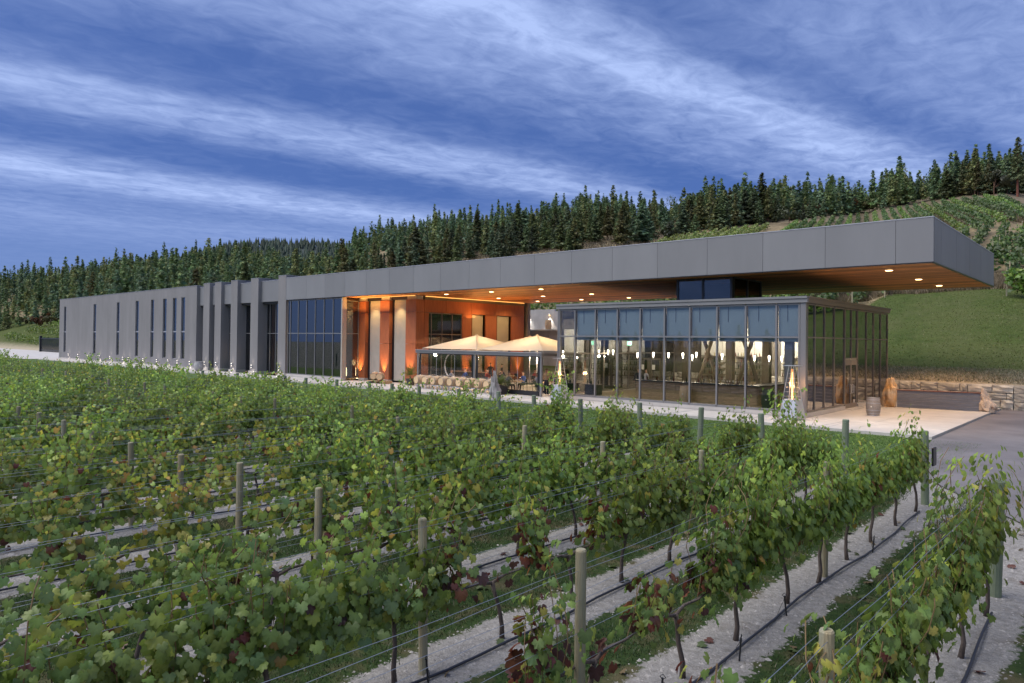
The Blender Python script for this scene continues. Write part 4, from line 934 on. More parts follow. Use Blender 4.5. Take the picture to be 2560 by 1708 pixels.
heater(-27.05, 34.4, 8, 'tall steel pyramid heater with flame, left of the pavilion by the patio opening')
heater(-12.75, 34.5, -6, 'tall steel pyramid heater with flame, at the right corner of the pavilion')

# ---------------------------------------------------------------- rocks, bench, stone wall, planters
from mathutils import noise as mn
def rock(name, rx, ry, h, seed, m, sharp=1.0, lean=(0, 0), sub=4, squash=1.0, cut=0.0):
    import bmesh
    bm = bmesh.new(); bmesh.ops.create_icosphere(bm, subdivisions=sub, radius=1)
    for v in bm.verts:
        p = v.co.copy(); n = mn.noise(p*1.1+Vector((seed, 0, 0)))*.45*sharp+mn.noise(p*2.6+Vector((0, seed, 0)))*.25*sharp+mn.noise(p*6+Vector((0, seed, 3)))*.09*sharp
        c = mn.cell(p*1.9+Vector((seed, seed, 0)))*.12*sharp
        p *= 1+n+c; t = max(0, (p.z+1)/2); w_ = 1-cut*t**1.3
        v.co = Vector((p.x*rx*w_+lean[0]*t, p.y*ry*w_+lean[1]*t, max(-.02, (p.z*squash+.75)/1.75*h)))
    me = bpy.data.meshes.new(name); bm.to_mesh(me); bm.free(); me.materials.append(m); return me
rs = single('rock_sculpture', rock('rock_sculpture', .42, .36, 1.65, 3.3, MT['rock'], 1.5, (-.25, 0), cut=.62), None, 'tall rugged upright grey rock standing on the pavement beside the palm planter', 'rock', (-30.75, 32.6, .1))
tag(link('boulder', rock('boulder', .40, .38, 1.62, 8.1, MT['rust'], .9, (.08, 0), cut=.12), None, (-11.35, 46.1, .12)), 'tall orange and tan boulder at the left end of the slate bench wall', 'boulder')
tag(link('boulder', rock('boulder', .46, .42, 1.25, 12.7, MT['rock_tan'], 1.2, (-.32, 0), cut=.55), None, (-6.45, 47.1, .12)), 'lower brown and grey boulder at the right end of the slate bench wall', 'boulder')
bw_ = thing('bench_wall', 'low slate-coloured board wall with copper cap between two boulders', 'low wall', (-8.9, 46.6, .13))
ang = math.atan2(.8, 4.15)
for k in range(5):
    o = part('board', MB().box(-2.05, -.06, .004+.2*k, 2.05, .06, .19+.2*k), MT['slate'], bw_, (-8.9, 46.6, .13)); o.rotation_euler = (0, 0, ang)
o = part('cap', MB().box(-2.08, -.1, 1.0, 2.08, .12, 1.045), mat('copper_cap', (.25, .10, .05), .5), bw_, (-8.9, 46.6, .13)); o.rotation_euler = (0, 0, ang)
sw = thing('retaining_wall', 'low retaining wall of pale irregular cut stones below the grass bank', 'wall', (-5, 50.9, 0))
bmv = []
for k in range(6):
    import bmesh
    bm = bmesh.new(); bmesh.ops.create_cube(bm, size=1); bmesh.ops.subdivide_edges(bm, edges=bm.edges, cuts=3, use_grid_fill=True)
    for v in bm.verts:
        e = .5-max(abs(v.co.x), abs(v.co.z)); v.co.y += (-.10*min(1, (.5-abs(v.co.x))*6)*min(1, (.5-abs(v.co.z))*6) if v.co.y < -.4 else 0)+mn.noise(v.co*2.5+Vector((k*9, 0, 0)))*.18*(1 if v.co.y < -.4 else 0)
        v.co.x += mn.noise(v.co*3+Vector((k, 5, 0)))*.03; v.co.z += mn.noise(v.co*3+Vector((k, 0, 5)))*.05
    me = bpy.data.meshes.new('stone'); bm.to_mesh(me); bm.free(); me.materials.append(MT['stone']); bmv.append(me)
x = -31.0
while x < 14:
    wpan = random.uniform(1.5, 2.6); z = .0; hs_ = random.choice([(.52, .5, .46), (.75, .73), (.4, .62, .46), (.62, .38, .48), (.98, .5)])
    for h in hs_:
        xx = x
        while xx < x+wpan-.05:
            wd = min(random.uniform(.5, 1.5), x+wpan-xx)
            if x+wpan-xx-wd < .35: wd = x+wpan-xx
            if z == 0 and h > .9 and wd > 1.2: wd = min(wd, 1.1)
            o = link('stone', random.choice(bmv), sw, (xx+wd/2, 50.92, z+h/2), scale=(wd-.035, .45, h-.03)); o.rotation_euler = (0, random.uniform(-.02, .02), 0); xx += wd
        z += h
    x += wpan
bx('joint_backing', -31, 50.80, 0, 14, 51.1, 1.40, MT['mortar'], sw)

def frond_mesh(name, n, L_, seed, col, width=.03, leaflets=14):
    rg = np.random.default_rng(seed); V = []; F = []; C = []
    for i in range(n):
        az = rg.uniform(0, 2*np.pi); el = rg.uniform(.35, 1.35); ln = L_*rg.uniform(.7, 1.1); pts = []
        for t in np.linspace(0, 1, leaflets):
            h = ln*t*np.cos(el); z = ln*(t*np.sin(el)-.55*t*t*np.cos(el)); pts.append(np.array([h*np.cos(az), h*np.sin(az), z]))
        sd = np.array([-np.sin(az), np.cos(az), 0])
        cc = np.array(col)*rg.uniform(.7, 1.35)
        for k in range(2, leaflets):
            d = pts[k]-pts[k-1]; d /= np.linalg.norm(d); l = .26*L_*(1-abs(k/leaflets-.5))
            for s in (-1, 1):
                b = len(V); tip = pts[k]+sd*s*l*.8+d*l*.55-np.array([0, 0, l*.25]); V += [pts[k]-d*width*.5, pts[k]+d*width*.5, tip]; F.append((b, b+1, b+2)); C += [cc]*3
    return fast_mesh(name, V, F, MT['palm'], np.array(C))
def planter(X, Yp, label, w_, h, L_, n, seed, col, stem=.1):
    t_ = thing('palm_planter', label, 'potted plant', (X, Yp, .13))
    q = MB(); a, b = w_*.42, w_*.5
    q.add([(-a,-a,0),(a,-a,0),(a,a,0),(-a,a,0),(-b,-b,h),(b,-b,h),(b,b,h),(-b,b,h)], [(0,1,5,4),(1,2,6,5),(2,3,7,6),(3,0,4,7),(4,5,6,7),(0,3,2,1)])
    part('pot', q, MT['planter'], t_, (X, Yp, .13)); part('rim', MB().box(-b-.03,-b-.03,h,b+.03,-b+.03,h+.05).box(-b-.03,b-.03,h,b+.03,b+.03,h+.05).box(-b-.03,-b+.03,h,-b+.03,b-.03,h+.05).box(b-.03,-b+.03,h,b+.03,b-.03,h+.05), MT['planter'], t_, (X, Yp, .13))
    part('trunk', MB().tube([(0, 0, h), (0, 0, h+stem)], .06, 6), MT['bark'], t_, (X, Yp, .13))
    link('fronds', frond_mesh('fronds', n, L_, seed, col), t_, (X, Yp, .13+h+stem))
planter(-32.75, 35.0, 'dark square planter with a bushy green palm in front of the right vinyl sheet', .82, .55, 1.0, 40, 3, (.14, .19, .05))
planter(-43.9, 36.4, 'potted palm glowing orange beside the right cedar column', .5, .5, 1.15, 30, 5, (.12, .15, .03), .25)
planter(-43.3, 43.0, 'tall palm inside the patio at the cedar wall', .5, .5, 1.5, 26, 9, (.10, .13, .03), .6)

# ================================================================== VINEYARD
def rot_frames(nrm, upv):
    z = nrm/np.linalg.norm(nrm, axis=1, keepdims=True); x = np.cross(upv, z); x /= np.maximum(np.linalg.norm(x, axis=1, keepdims=True), 1e-6); y = np.cross(z, x); return x, y, z
def leaf_template():
    h = [(90, 1.0), (76, .88), (66, .74), (56, .84), (44, .95), (34, .82), (22, .70), (8, .80), (-8, .85), (-26, .70), (-46, .72), (-64, .62), (-84, .16)]
    half = [(math.cos(R(a))*r, math.sin(R(a))*r) for a, r in h]
    pts = half + [(-x, y) for x, y in half[1:-1]][::-1]
    v = [(0, -.05, .03)]+[(x*.64, y*.64, .18*abs(x)-.24*(x*x+y*y)) for x, y in pts]; n = len(pts)
    return np.array(v), np.array([(0, 1+i, 1+(i+1) % n) for i in range(n)])
def leaf_simple():
    pts = [(0, .62), (.36, .46), (.38, .15), (.48, -.12), (.26, -.42), (0, -.18), (-.26, -.42), (-.48, -.12), (-.38, .15), (-.36, .46)]
    v = [(0, .05, .04)]+[(x, y, .14*abs(x)-.3*(x*x+y*y)) for x, y in pts]; n = len(pts)
    return np.array(v), np.array([(0, 1+i, 1+(i+1) % n) for i in range(n)])
LT, LS = leaf_template(), leaf_simple()
def place(tmpl, pos, x, y, z, sc, col, cvar=None):
    tv, tf = tmpl; n = len(pos)
    V = pos[:, None, :] + sc[:, None, None]*(tv[None, :, 0:1]*x[:, None, :]+tv[None, :, 1:2]*y[:, None, :]+tv[None, :, 2:3]*z[:, None, :])
    F = tf[None]+(np.arange(n)*len(tv))[:, None, None]
    C = np.repeat(col[:, None, :], len(tv), 1)
    # paler veins at the middle of each blade
    C[:, 0, :] *= 1.25
    return V.reshape(-1, 3), F.reshape(-1, 3), C.reshape(-1, 3)
GREENS = np.array([(.165, .255, .066), (.190, .285, .070), (.225, .315, .072), (.150, .235, .082), (.32, .40, .08)])
def leaf_cols(n, rg, mood, hgt):
    c = GREENS[rg.choice(5, n, p=[.28, .28, .2, .14, .10])]*rg.uniform(.7, 1.25, (n, 1))
    yel = np.array([(.34, .36, .07), (.48, .44, .09), (.38, .25, .08)]); red = np.array([(.11, .03, .022), (.16, .055, .025), (.075, .032, .03), (.22, .09, .03)])
    p = rg.random(n)
    py, pr = {'green': (.025, .006), 'full': (.05, .008), 'mixed': (.12, .02), 'yellow': (.30, .02), 'red': (.12, .28)}[mood]
    prr = pr*(1.6-1.2*hgt)
    m = p < prr; c[m] = red[rg.choice(4, m.sum())]*rg.uniform(.7, 1.3, (m.sum(), 1))
    m = (p >= prr) & (p < prr+py); c[m] = yel[rg.choice(3, m.sum(), p=[.7, .18, .12])]*rg.uniform(.7, 1.2, (m.sum(), 1))
    # young growth at the shoot tips is lighter
    c *= (1+.65*np.clip(hgt-.55, 0, .9)[:, None])*np.array([1.06, 1.02, .80])
    return c
def vine_leaves(seed, nshoots, mood, top=1.95, width=.24, lsize=.122, span=.78, lat=.6):
    rg = np.random.default_rng(seed); P, Nn, H = [], [], []; canes = []
    nc = max(2, nshoots//5); cc_ = np.linspace(-span*.85, span*.85, nc)+rg.normal(0, .09, nc); ch_ = np.where(rg.random(nc) < .36, rg.uniform(1.3, 1.75, nc), rg.uniform(.55, 1.0, nc))
    for si in range(nshoots):
        ci = si % nc; yb = float(np.clip(cc_[ci]+rg.normal(0, .11), -span, span))
        L_ = rg.uniform(.72, 1.12)*ch_[ci]*(top-.78); p = np.array([rg.normal(0, .03), yb, .78]); d = np.array([rg.normal(0, .14), rg.normal(0, .14), 1.0]); d /= np.linalg.norm(d)
        path = [p.copy()]; st = .07; n = int(L_/st)
        for k in range(n):
            d += np.array([rg.normal(0, .09)-p[0]*.35, rg.normal(0, .10), -.02 if k < n*.75 else -.07]); d /= np.linalg.norm(d); p = p+d*st; path.append(p.copy())
            for q in range(1+(rg.random() < lat)):
                a = rg.uniform(0, 2*np.pi); out = np.array([np.cos(a)*1.25, np.sin(a)*.8, rg.uniform(-.25, .3)]); rr_ = rg.uniform(.06, .17)*(1-.35*k/n)*(width/.24)
                P.append(p+out*rr_); H.append(k/n*L_/(top-.78)); sx = np.sign(P[-1][0]+rg.normal(0, .05))
                Nn.append(np.array([sx*rg.uniform(.45, 1.2), rg.normal(0, .4), rg.uniform(.1, .9)]))
        canes.append(path)
    # skirt hanging under the cordon
    for k in range(int(nshoots*3.2)):
        P.append(np.array([rg.normal(0, width*.55), rg.uniform(-span, span), rg.uniform(.62, .98)])); H.append(0); Nn.append(np.array([rg.choice([-1, 1])*rg.uniform(.4, 1), rg.normal(0, .4), rg.uniform(0, .7)]))
    P = np.array(P); Nn = np.array(Nn); H = np.array(H); n = len(P)
    up = np.column_stack([rg.normal(0, .35, n), rg.normal(0, .35, n), -np.ones(n)])
    x, y, z = rot_frames(Nn, up); sc = lsize*rg.uniform(.65, 1.25, n)*(1-.35*np.clip(H, 0, 1)**2)
    return P, x, y, z, sc, leaf_cols(n, rg, mood, H), canes
def trunk_mb(seed):
    rg = random.Random(seed); q = MB(); x = rg.uniform(-.05, .05); y = rg.uniform(-.16, .16)
    q.tube([(x*.2, y*1.3, -.03), (x, y, .18), (x*.6+.02, y*.6, .42), (x*.4, y*.2, .62), (0, 0, .76)], [.038, .03, .026, .026, .03], 6)
    for s in (-1, 1): q.tube([(0, 0, .74), (.01, .22*s, .80), (-.01, .5*s, .79), (0, .74*s, .80)], [.024, .018, .014, .01], 5)
    return q
TR = [trunk_mb(k).mesh('trunk', MT['bark'], True) for k in range(5)]
VAR = {}
def vine_variant(key, seed, shoots, mood, **kw):
    P, x, y, z, sc, c, canes = vine_leaves(seed, shoots, mood, **kw)
    V, F, C = place(LS, P, x, y, z, sc, c); me = fast_mesh('foliage', V, F, MT['leaf'], C)
    q = MB()
    for pth in canes: q.tube(pth[::3]+[pth[-1]], .0045, 3, cap=False)
    VAR.setdefault(key, []).append((me, q.mesh('canes', MT['shoot'])))
for k in range(7): vine_variant('full', 100+k, 31, 'full' if k % 2 else 'green', top=1.66+.08*(k % 3), width=.25)
for k in range(4): vine_variant('mixed', 200+k, 23, 'mixed', top=1.60+.08*(k % 3))
for k in range(3): vine_variant('thin', 300+k, 10, 'yellow', top=1.55)
for k in range(2): vine_variant('red', 400+k, 8, 'red', top=1.55)
LEAFOBJ = []
LTm = []
for k in range(14):
    rg = np.random.default_rng(900+k); tv, tf = LT; v = tv.copy(); v[:, 2] += rg.normal(0, .03, len(v)); v[:, :2] *= rg.uniform(.85, 1.1)
    col = (GREENS[k % 5] if k < 8 else [(.34, .36, .07), (.46, .42, .09), (.34, .24, .08), (.15, .045, .03), (.17, .06, .03), (.08, .035, .03)][k-8])
    C = np.repeat(np.array([col]), len(v), 0); C[0] *= 1.3
    C[1:] *= rg.uniform(.9, 1.05, (len(v)-1, 1)); LTm.append(fast_mesh('leaf', v, tf, MT['leaf'], C))
rowx = [-1.7-2.2*i for i in range(38)]
def row_end(i):
    return 12.9 if i == 0 else (19.1 if i == 1 else 20.4+.25*math.sin(i*1.7)-max(0, 2.2*i-28)*.085)
posts_y = [-1.6, 5.3, 12.0]
mood_rng = random.Random(5)
nv_ = 0; near_count = 0
def ymin(x): return max((2.6+SY*x)/CY, -.2*x-2.2, .6 if x > -5 else -9)
gl = {0: 'beside the drive', 1: 'second from the drive'}
WM = {}
for i, X in enumerate(rowx):
    ye = row_end(i); y0 = ymin(X)
    rown = f'the {ordn(i)} row from the drive'
    # posts
    ply = [p for p in posts_y if p > y0-3 and p < ye-2]+[ye]
    for j, py in enumerate(ply):
        last = py == ye; rad = .085 if last else .052; h = 1.75+(.03 if last else mood_rng.uniform(-.08, .1))
        key = (last, j % 3)
        if key not in WM:
            q = MB(); q.tube([(0, 0, -.1), (0, 0, h-.015), (0, 0, h)], [rad*1.05, rad, rad*.82], 12); WM[key] = q.mesh('vineyard_post', MT['post_end'] if last else MT['post'])
        o = link('vineyard_post', WM[key], None, (X, py, 0), rot=(mood_rng.uniform(-.035, .035), mood_rng.uniform(-.035, .035), mood_rng.uniform(0, 6)))
        o.scale = (1, 1, h/1.8)
        lb = f'thick green treated end post of {rown}' if last else f'round weathered wooden post in {rown}, {ordn(len(ply)-1-j-1+1)} from the lawn end'
        tag(o, lb, 'post', 'vineyard trellis posts')
    # wires and drip hose
    t_ = thing('trellis_wires', f'thin galvanised trellis wires strung along {rown}', 'wires', (X, ye, 0), group='trellis wires of the vine rows')
    ys = y0-1.5
    for z_, dx in ((.80, 0), (1.12, .055), (1.14, -.055), (1.42, .055), (1.45, -.055), (1.68, .05), (1.70, -.05)):
        pts = []; n = max(3, int((ye-ys)/1.4))
        for k in range(n+1):
            yy = ys+(ye-ys)*k/n; pts.append((dx+.02*math.sin(yy*2.3+z_*7), yy-ye, z_+.018*math.sin(yy*1.1+dx*30+i)))
        part('wire', MB().tube(pts, .0028, 3, cap=False), MT['wire'], t_, (X, ye, 0))
    pts = [(X+.14+.05*math.sin(yy*.9+i), yy, .035+.012*math.sin(yy*3.1)) for yy in np.arange(ys, ye-.6, .5)]
    if i < 24: single('drip_hose', MB().tube(pts, .017, 6), MT['hose'], f'black drip irrigation hose lying along {rown}', 'hose', group='drip hoses under the vines', smooth=True)
    # vines
    ny = []; yy = ye-(1.15 if i < 2 else 1.5)
    while yy > y0: ny.append(yy); yy -= 1.55
    for j, yv in enumerate(ny):
        if i > 2 and mood_rng.random() < (.13 if j < 2 else .05): continue
        depth = -SY*X+CY*yv; near = depth < 9.3 and X > -13.5
        r_ = mood_rng.random()
        if i == 0: kind = 'full' if yv > 6.4 else 'thin'
        elif i == 1: kind = 'full' if yv > 7.1 else 'red'
        elif i == 2: kind = 'red' if 5.6 < yv < 9 else 'full'
        elif i in (3, 4): kind = 'thin' if yv < 6.2 and r_ < .8 else ('mixed' if yv < 8.5 else 'full')
        elif i < 9: kind = 'full' if yv > 10.5 or r_ < .1 else ('mixed' if r_ < .45 else 'thin')
        else: kind = 'full' if r_ < .72 else 'mixed'
        desc = {'full': 'dense green', 'mixed': 'yellowing green', 'thin': 'sparse yellow-green', 'red': 'sparse reddening'}[kind]
        t_ = thing('grape_vine', f'{desc} vine, {ordn(j)} from the lawn end in {rown}', 'grapevine', (X+mood_rng.uniform(-.03, .03), yv, 0), group='grapevines in trellised rows')
        sc = mood_rng.uniform(.90, 1.10); flip = math.pi if mood_rng.random() < .5 else 0
        o = link('trunk', TR[nv_ % 5], t_, t_.location); o.rotation_euler = (0, 0, flip)
        if near and near_count < 24:
            near_count += 1
            kw = {'full': dict(nshoots=30, mood='full', top=1.85 if i < 2 else 1.72, width=.24), 'mixed': dict(nshoots=21, mood='mixed', top=1.65), 'thin': dict(nshoots=10, mood='yellow', top=1.6), 'red': dict(nshoots=8, mood='red', top=1.55)}[kind]
            P_, x_, y_, z_, s_, c_, canes = vine_leaves(5000+nv_, lsize=.130, **kw)
            order = np.argsort(-(P_@np.array([SY, -CY, .3]))+RNG.uniform(-.15, .15, len(P_)))
            sel = order[:300]; rest = order[300:]
            for k in sel:
                cc = c_[k]; isr = cc[0] > cc[1]*1.3; isy = (not isr) and cc[0] > cc[1]*.9
                mi = (11+int(k) % 3) if isr else ((8+int(k) % 2) if isy else int(k) % 8)
                o = bpy.data.objects.new('leaf', LTm[mi]); COL.objects.link(o); o.parent = t_
                m3 = Matrix(((x_[k][0], y_[k][0], z_[k][0]), (x_[k][1], y_[k][1], z_[k][1]), (x_[k][2], y_[k][2], z_[k][2])))
                o.matrix_local = Matrix.Translation(P_[k].tolist()) @ m3.to_4x4() @ Matrix.Scale(float(s_[k]), 4)
            if len(rest):
                V, F, C = place(LT, P_[rest], x_[rest], y_[rest], z_[rest], s_[rest], c_[rest])
                link('foliage', fast_mesh('foliage', V, F, MT['leaf'], C), t_, t_.location, kind='stuff')
            q = MB()
            for pth in canes: q.tube(pth[::3]+[pth[-1]], .005, 4, cap=False)
            link('canes', q.mesh('canes', MT['shoot']), t_, t_.location, kind='stuff')
        else:
            fm, cmn = mood_rng.choice(VAR[kind])
            o = link('foliage', fm, t_, t_.location, kind='stuff'); o.rotation_euler = (0, 0, flip); o.scale = (sc, 1, sc*(1.16 if i < 2 else 1))
            if depth < 25: o = link('canes', cmn, t_, t_.location, kind='stuff'); o.rotation_euler = (0, 0, flip); o.scale = (sc, 1, sc)
        nv_ += 1
# emitter stakes on the two nearest hoses
st = MB().tube([(0, 0, 0), (0, 0, .27)], .012, 5).tube([(0, 0, .25), (.03, 0, .28), (0, 0, .31), (-.03, 0, .28), (0, 0, .25)], .006, 4).tube([(0, 0, .24), (.08, .06, .12), (.12, .05, .03)], .004, 4)
sm = st.mesh('emitter_stake', MT['black'])
for X, yy, nm in ((-3.6, 8.1, 'beside the leaning vine trunk in the second row'), (-3.72, 9.9, 'by the bare trunk in the second row'), (-3.7, 14.0, 'farther along the second row from the drive'), (-5.9, 5.2, 'low in the third row'), (-8.1, 4.2, 'in the fourth row near the bottom left'), (-3.8, 6.6, 'near the front post of the second row')):
    tag(link('emitter_stake', sm, None, (X, yy, 0), rot=(.05, .1, yy)), f'small black drip emitter stake {nm}', 'stake', 'drip emitter stakes')
single('sign_board', MB().box(-.02, -.16, 0, .02, .16, .42), MT['black'], 'small dark board fixed to the thick end post beside the drive', 'sign', (-3.72, 19.12, .95))

# ------------------------------------------------ grass, pebbles, litter
def blades(n, xr, yr, cond, seed, hmin, hmax, cols, wid=.006, nm='grass', lean=.5):
    rg = np.random.default_rng(seed); x = rg.uniform(*xr, n); y = rg.uniform(*yr, n); k = cond(x, y, rg); x, y = x[k], y[k]; n = len(x)
    h = rg.uniform(hmin, hmax, n); a = rg.uniform(0, 2*np.pi, n); dx, dy = np.cos(a), np.sin(a); lx, ly = rg.normal(0, lean, n)*h, rg.normal(0, lean, n)*h
    b = np.column_stack([x, y, np.zeros(n)]); w_ = np.column_stack([dx*wid, dy*wid, np.zeros(n)]); t = b+np.column_stack([lx, ly, h])
    V = np.stack([b-w_, b+w_, t], 1).reshape(-1, 3); F = np.arange(3*n).reshape(-1, 3); C = np.array(cols)[rg.choice(len(cols), n)]*rg.uniform(.6, 1.3, (n, 1))
    return V, F, np.repeat(C, 3, 0)
def rowdist(x): q = (x+1.7)/2.2; return np.abs(q-np.round(q))*2.2
def patch(x, y): return np.sin(x*1.7+np.sin(y*1.3)*1.5)*np.sin(y*1.1+np.sin(x*.9)*2)
def visible(x, y, lim): D = -SY*x+CY*y; r = (CY*x+SY*y)/np.maximum(D, .1); return (D > 4.2) & (D < lim) & (np.abs(r) < .80)
V, F, C = blades(640000, (-22, 1.5), (-1, 20.6), lambda x, y, rg: visible(x, y, 19) & (rowdist(x)+rg.normal(0, .07, len(x))+.09*patch(x*1.5, y*1.5) > .60) & (patch(x, y)+rg.normal(0, .4, len(x)) > -.55) & (x < -1.3), 3, .02, .055, [(.035, .07, .018), (.045, .09, .022), (.03, .06, .02), (.12, .11, .05)])
gm_ = link('grass', fast_mesh('grass', V, F, MT['palm'], C), None); tag(gm_, 'short mown grass in the alleys between the vine rows', 'grass', kind='stuff')
V, F, C = blades(90000, (-40, -4.6), (20.6, 32.2), lambda x, y, rg: visible(x, y, 45), 4, .03, .06, [(.11, .20, .045), (.13, .23, .05), (.09, .17, .04)], wid=.014)
gm_ = link('grass', fast_mesh('grass', V, F, MT['palm'], C), None); tag(gm_, 'bright mown lawn strip between the vines and the pavement', 'grass', kind='stuff')
# pebbles and clods on the bare strips
rg = np.random.default_rng(11); n = 110000; x = rg.uniform(-22, 3, n); y = rg.uniform(-1, 22, n); k = visible(x, y, 20) & (((rowdist(x) < .55+rg.normal(0, .06, n)) & (y < 20.8)) | ((x > -5) & (y > 11.6-1.7*x)) | (x > -.9)) & (y < 13.9-1.5*x); x, y = x[k], y[k]; n = len(x)
s = rg.gamma(1.6, .0055, n)+.004; oc = np.array([(1, 0, 0), (0, 1, 0), (-1, 0, 0), (0, -1, 0), (0, 0, .7)]); of = np.array([(0, 1, 4), (1, 2, 4), (2, 3, 4), (3, 0, 4)])
a = rg.uniform(0, 6.3, n); ca, sa_ = np.cos(a), np.sin(a); px = oc[None, :, 0]*ca[:, None]-oc[None, :, 1]*sa_[:, None]; py = oc[None, :, 0]*sa_[:, None]+oc[None, :, 1]*ca[:, None]
Vp = np.stack([x[:, None]+px*s[:, None]*rg.uniform(.7, 1.4, (n, 1)), y[:, None]+py*s[:, None], oc[None, :, 2]*s[:, None]*np.ones((n, 1))], 2).reshape(-1, 3)
Fp = (of[None]+(np.arange(n)*5)[:, None, None]).reshape(-1, 3)
pm = mat('pebble', (.31, .29, .275), .95, nscale=14, namt=.55)
tag(link('pebbles', fast_mesh('pebbles', Vp, Fp, pm), None), 'loose pale pebbles and clods on the bare vine strips', 'pebbles', kind='stuff')
# fallen prunings and leaves
n = 900; x = rg.uniform(-14, 1, n); y = rg.uniform(0, 18, n); k = visible(x, y, 17) & (rowdist(x) < .95) & (patch(x*2, y*2) > .1); x, y = x[k], y[k]; n = len(x)
N_ = np.column_stack([rg.normal(0, .35, n), rg.normal(0, .35, n), np.ones(n)]); ax, ay, az = rot_frames(N_, np.column_stack([rg.normal(0, 1, n), rg.normal(0, 1, n), np.zeros(n)]))
V, F, C = place(LT, np.column_stack([x, y, np.full(n, .035)]), ax, ay, az, rg.uniform(.08, .15, n), np.array([(.16, .19, .09), (.10, .14, .05), (.14, .06, .04), (.20, .15, .08)])[rg.choice(4, n)])
tag(link('fallen_leaves', fast_mesh('fallen_leaves', V, F, MT['leaf'], C), None), 'wilted cut vine leaves scattered on the ground under the rows', 'fallen leaves', kind='stuff')

# ================================================================== HILLSIDE VINEYARDS
def hill_row(p0, p1, w_, h_, seed, cols, label, group, dens=26, posts=True, tint=1.3):
    rg = np.random.default_rng(seed); p0 = np.array(p0); p1 = np.array(p1); L_ = np.linalg.norm(p1-p0); n = int(L_*dens)
    t = rg.random(n); gap = np.sin(t*L_*1.3+seed)+rg.normal(0, .5, n) > -1.1; t = t[gap]; n = len(t)
    d = (p1-p0)/L_; nx = np.array([-d[1], d[0]]); off = rg.normal(0, w_*.3, n); xy = p0+t[:, None]*(p1-p0)+off[:, None]*nx
    hh = rg.beta(1.6, 1.1, n)*h_; z = terrain(xy[:, 0], xy[:, 1])+.25+hh
    N_ = np.column_stack([rg.normal(0, .8, n), rg.normal(-.5, .6, n), rg.uniform(.1, 1.1, n)]); x_, y_, z_ = rot_frames(N_, np.column_stack([rg.normal(0, 1, n), rg.normal(0, 1, n), np.full(n, -.6)]))
    c = np.array(cols)[rg.choice(len(cols), n)]*rg.uniform(.6, 1.35, (n, 1))*tint
    V, F, C = place(LS, np.column_stack([xy, z]), x_, y_, z_, rg.uniform(.28, .46, n), c)
    me = fast_mesh('foliage', V, F, MT['leaf'], C); zb = float(terrain(p0[0], p0[1]))
    t_ = thing('hill_vine_row', label, 'vine row', (p0[0], p0[1], zb), group=group)
    link('foliage', me, t_, (0, 0, 0), kind='stuff')
    if posts:
        for k in range(int(L_/12)+1):
            q = p0+d*min(L_, k*12); zz = float(terrain(q[0], q[1])); bx('post', q[0]-.06, q[1]-.06, zz-.2, q[0]+.06, q[1]+.06, zz+h_+.35, MT['post'], t_)
BR = [(.085, .15, .022), (.11, .18, .026), (.065, .12, .022), (.14, .19, .03)]
DK = [(.045, .085, .018), (.06, .105, .022), (.04, .075, .02), (.085, .13, .026)]
YG = [(.13, .17, .03), (.10, .15, .028), (.17, .19, .045)]
# block just above the lawn bank, rows running up the slope
k = 0
for i in range(32):
    X = -88+2.5*i
    y0 = 72+min(16.5, max(0, (X+27)*1.6))+.8*math.sin(X); y1 = y0+(34 if X < -25 else 44)
    right = X > -26
    hill_row((X, y0), (X-3, y1), .8, 1.5, 50+i, DK if right else BR, f'vine row climbing the slope above the lawn bank, {ordn(i)} row from the left', 'vine rows above the lawn bank', dens=24)
# wide bright block at the far right behind the canopy end, rows across the slope
for i in range(16):
    Yr = 93+5.4*i
    hill_row((-14+.02*i, Yr), (12+1.6*i, Yr-2), 1.5 if i > 4 else 1.2, 1.9, 150+i, BR if i > 4 else DK, f'vine hedge across the slope right of the canopy end, {ordn(i)} terrace up', 'vine terraces right of the canopy', dens=46)
hill_row((-9.6, 79.5), (8, 76), 1.6, 2.4, 190, BR, 'thick leafy vine hedge at the top right corner of the lawn bank', None, dens=130)
# upper vineyard with rows fanning away under the forest
dv = np.array([-.2969, 1.0798]); dv /= np.linalg.norm(dv); nvv = np.array([dv[1], -dv[0]])
def pt(r, d): return np.array([d*(-SY+CY*r), d*(CY+SY*r)])
c0 = pt(.46, 150)
def telev(q): D = -SY*q[0]+CY*q[1]; return (float(terrain(q[0], q[1]))-CAM_Z)/D, (CY*q[0]+SY*q[1])/D
def forest_low(r): return np.interp(r, [-.8, -.731, -.65, -.3, -.047, .078, .171, .227, .327, .42, .514, .576, .638, .731, 1.2], [.002, .003, .014, .04, .095, .112, .134, .152, .166, .178, .190, .202, .212, .219, .22])
nrow = 0
for i in range(64):
    a = c0+nvv*(i-38)*2.05; st_ = None; en = None
    for u in np.arange(-60, 110, 1.5):
        q = a+dv*u; te, r0 = telev(q)
        if st_ is None and te > (.128 if r0 < .55 else .128+(r0-.55)*.28) and r0 > .19: st_ = q
        if st_ is not None and (te > float(forest_low(r0))-.006): en = q; break
        if u > 100: en = q
    if st_ is None or en is None or np.linalg.norm(en-st_) < 12: continue
    r0 = telev(en)[1]
    if .375 < r0 < .40 or r0 > .70 or r0 < .195: continue
    hill_row(st_, en, .7, 1.35, 300+i, YG if r0 < .385 else (DK if i % 3 else BR), f'narrow vine row in the upper hillside vineyard, {ordn(nrow)} from the left', 'vine rows of the upper vineyard', dens=19, posts=False); nrow += 1
# bright plants beyond the far left end of the wing
for i in range(9):
    Yr = 50+i*5.0
    hill_row((-262+4*i, Yr+6), (-128, Yr), 2.2, 1.6, 420+i, BR, f'bright green vine row beyond the left end of the grey wing, {ordn(i)} from the road', 'vine rows left of the wing', dens=16, posts=False)

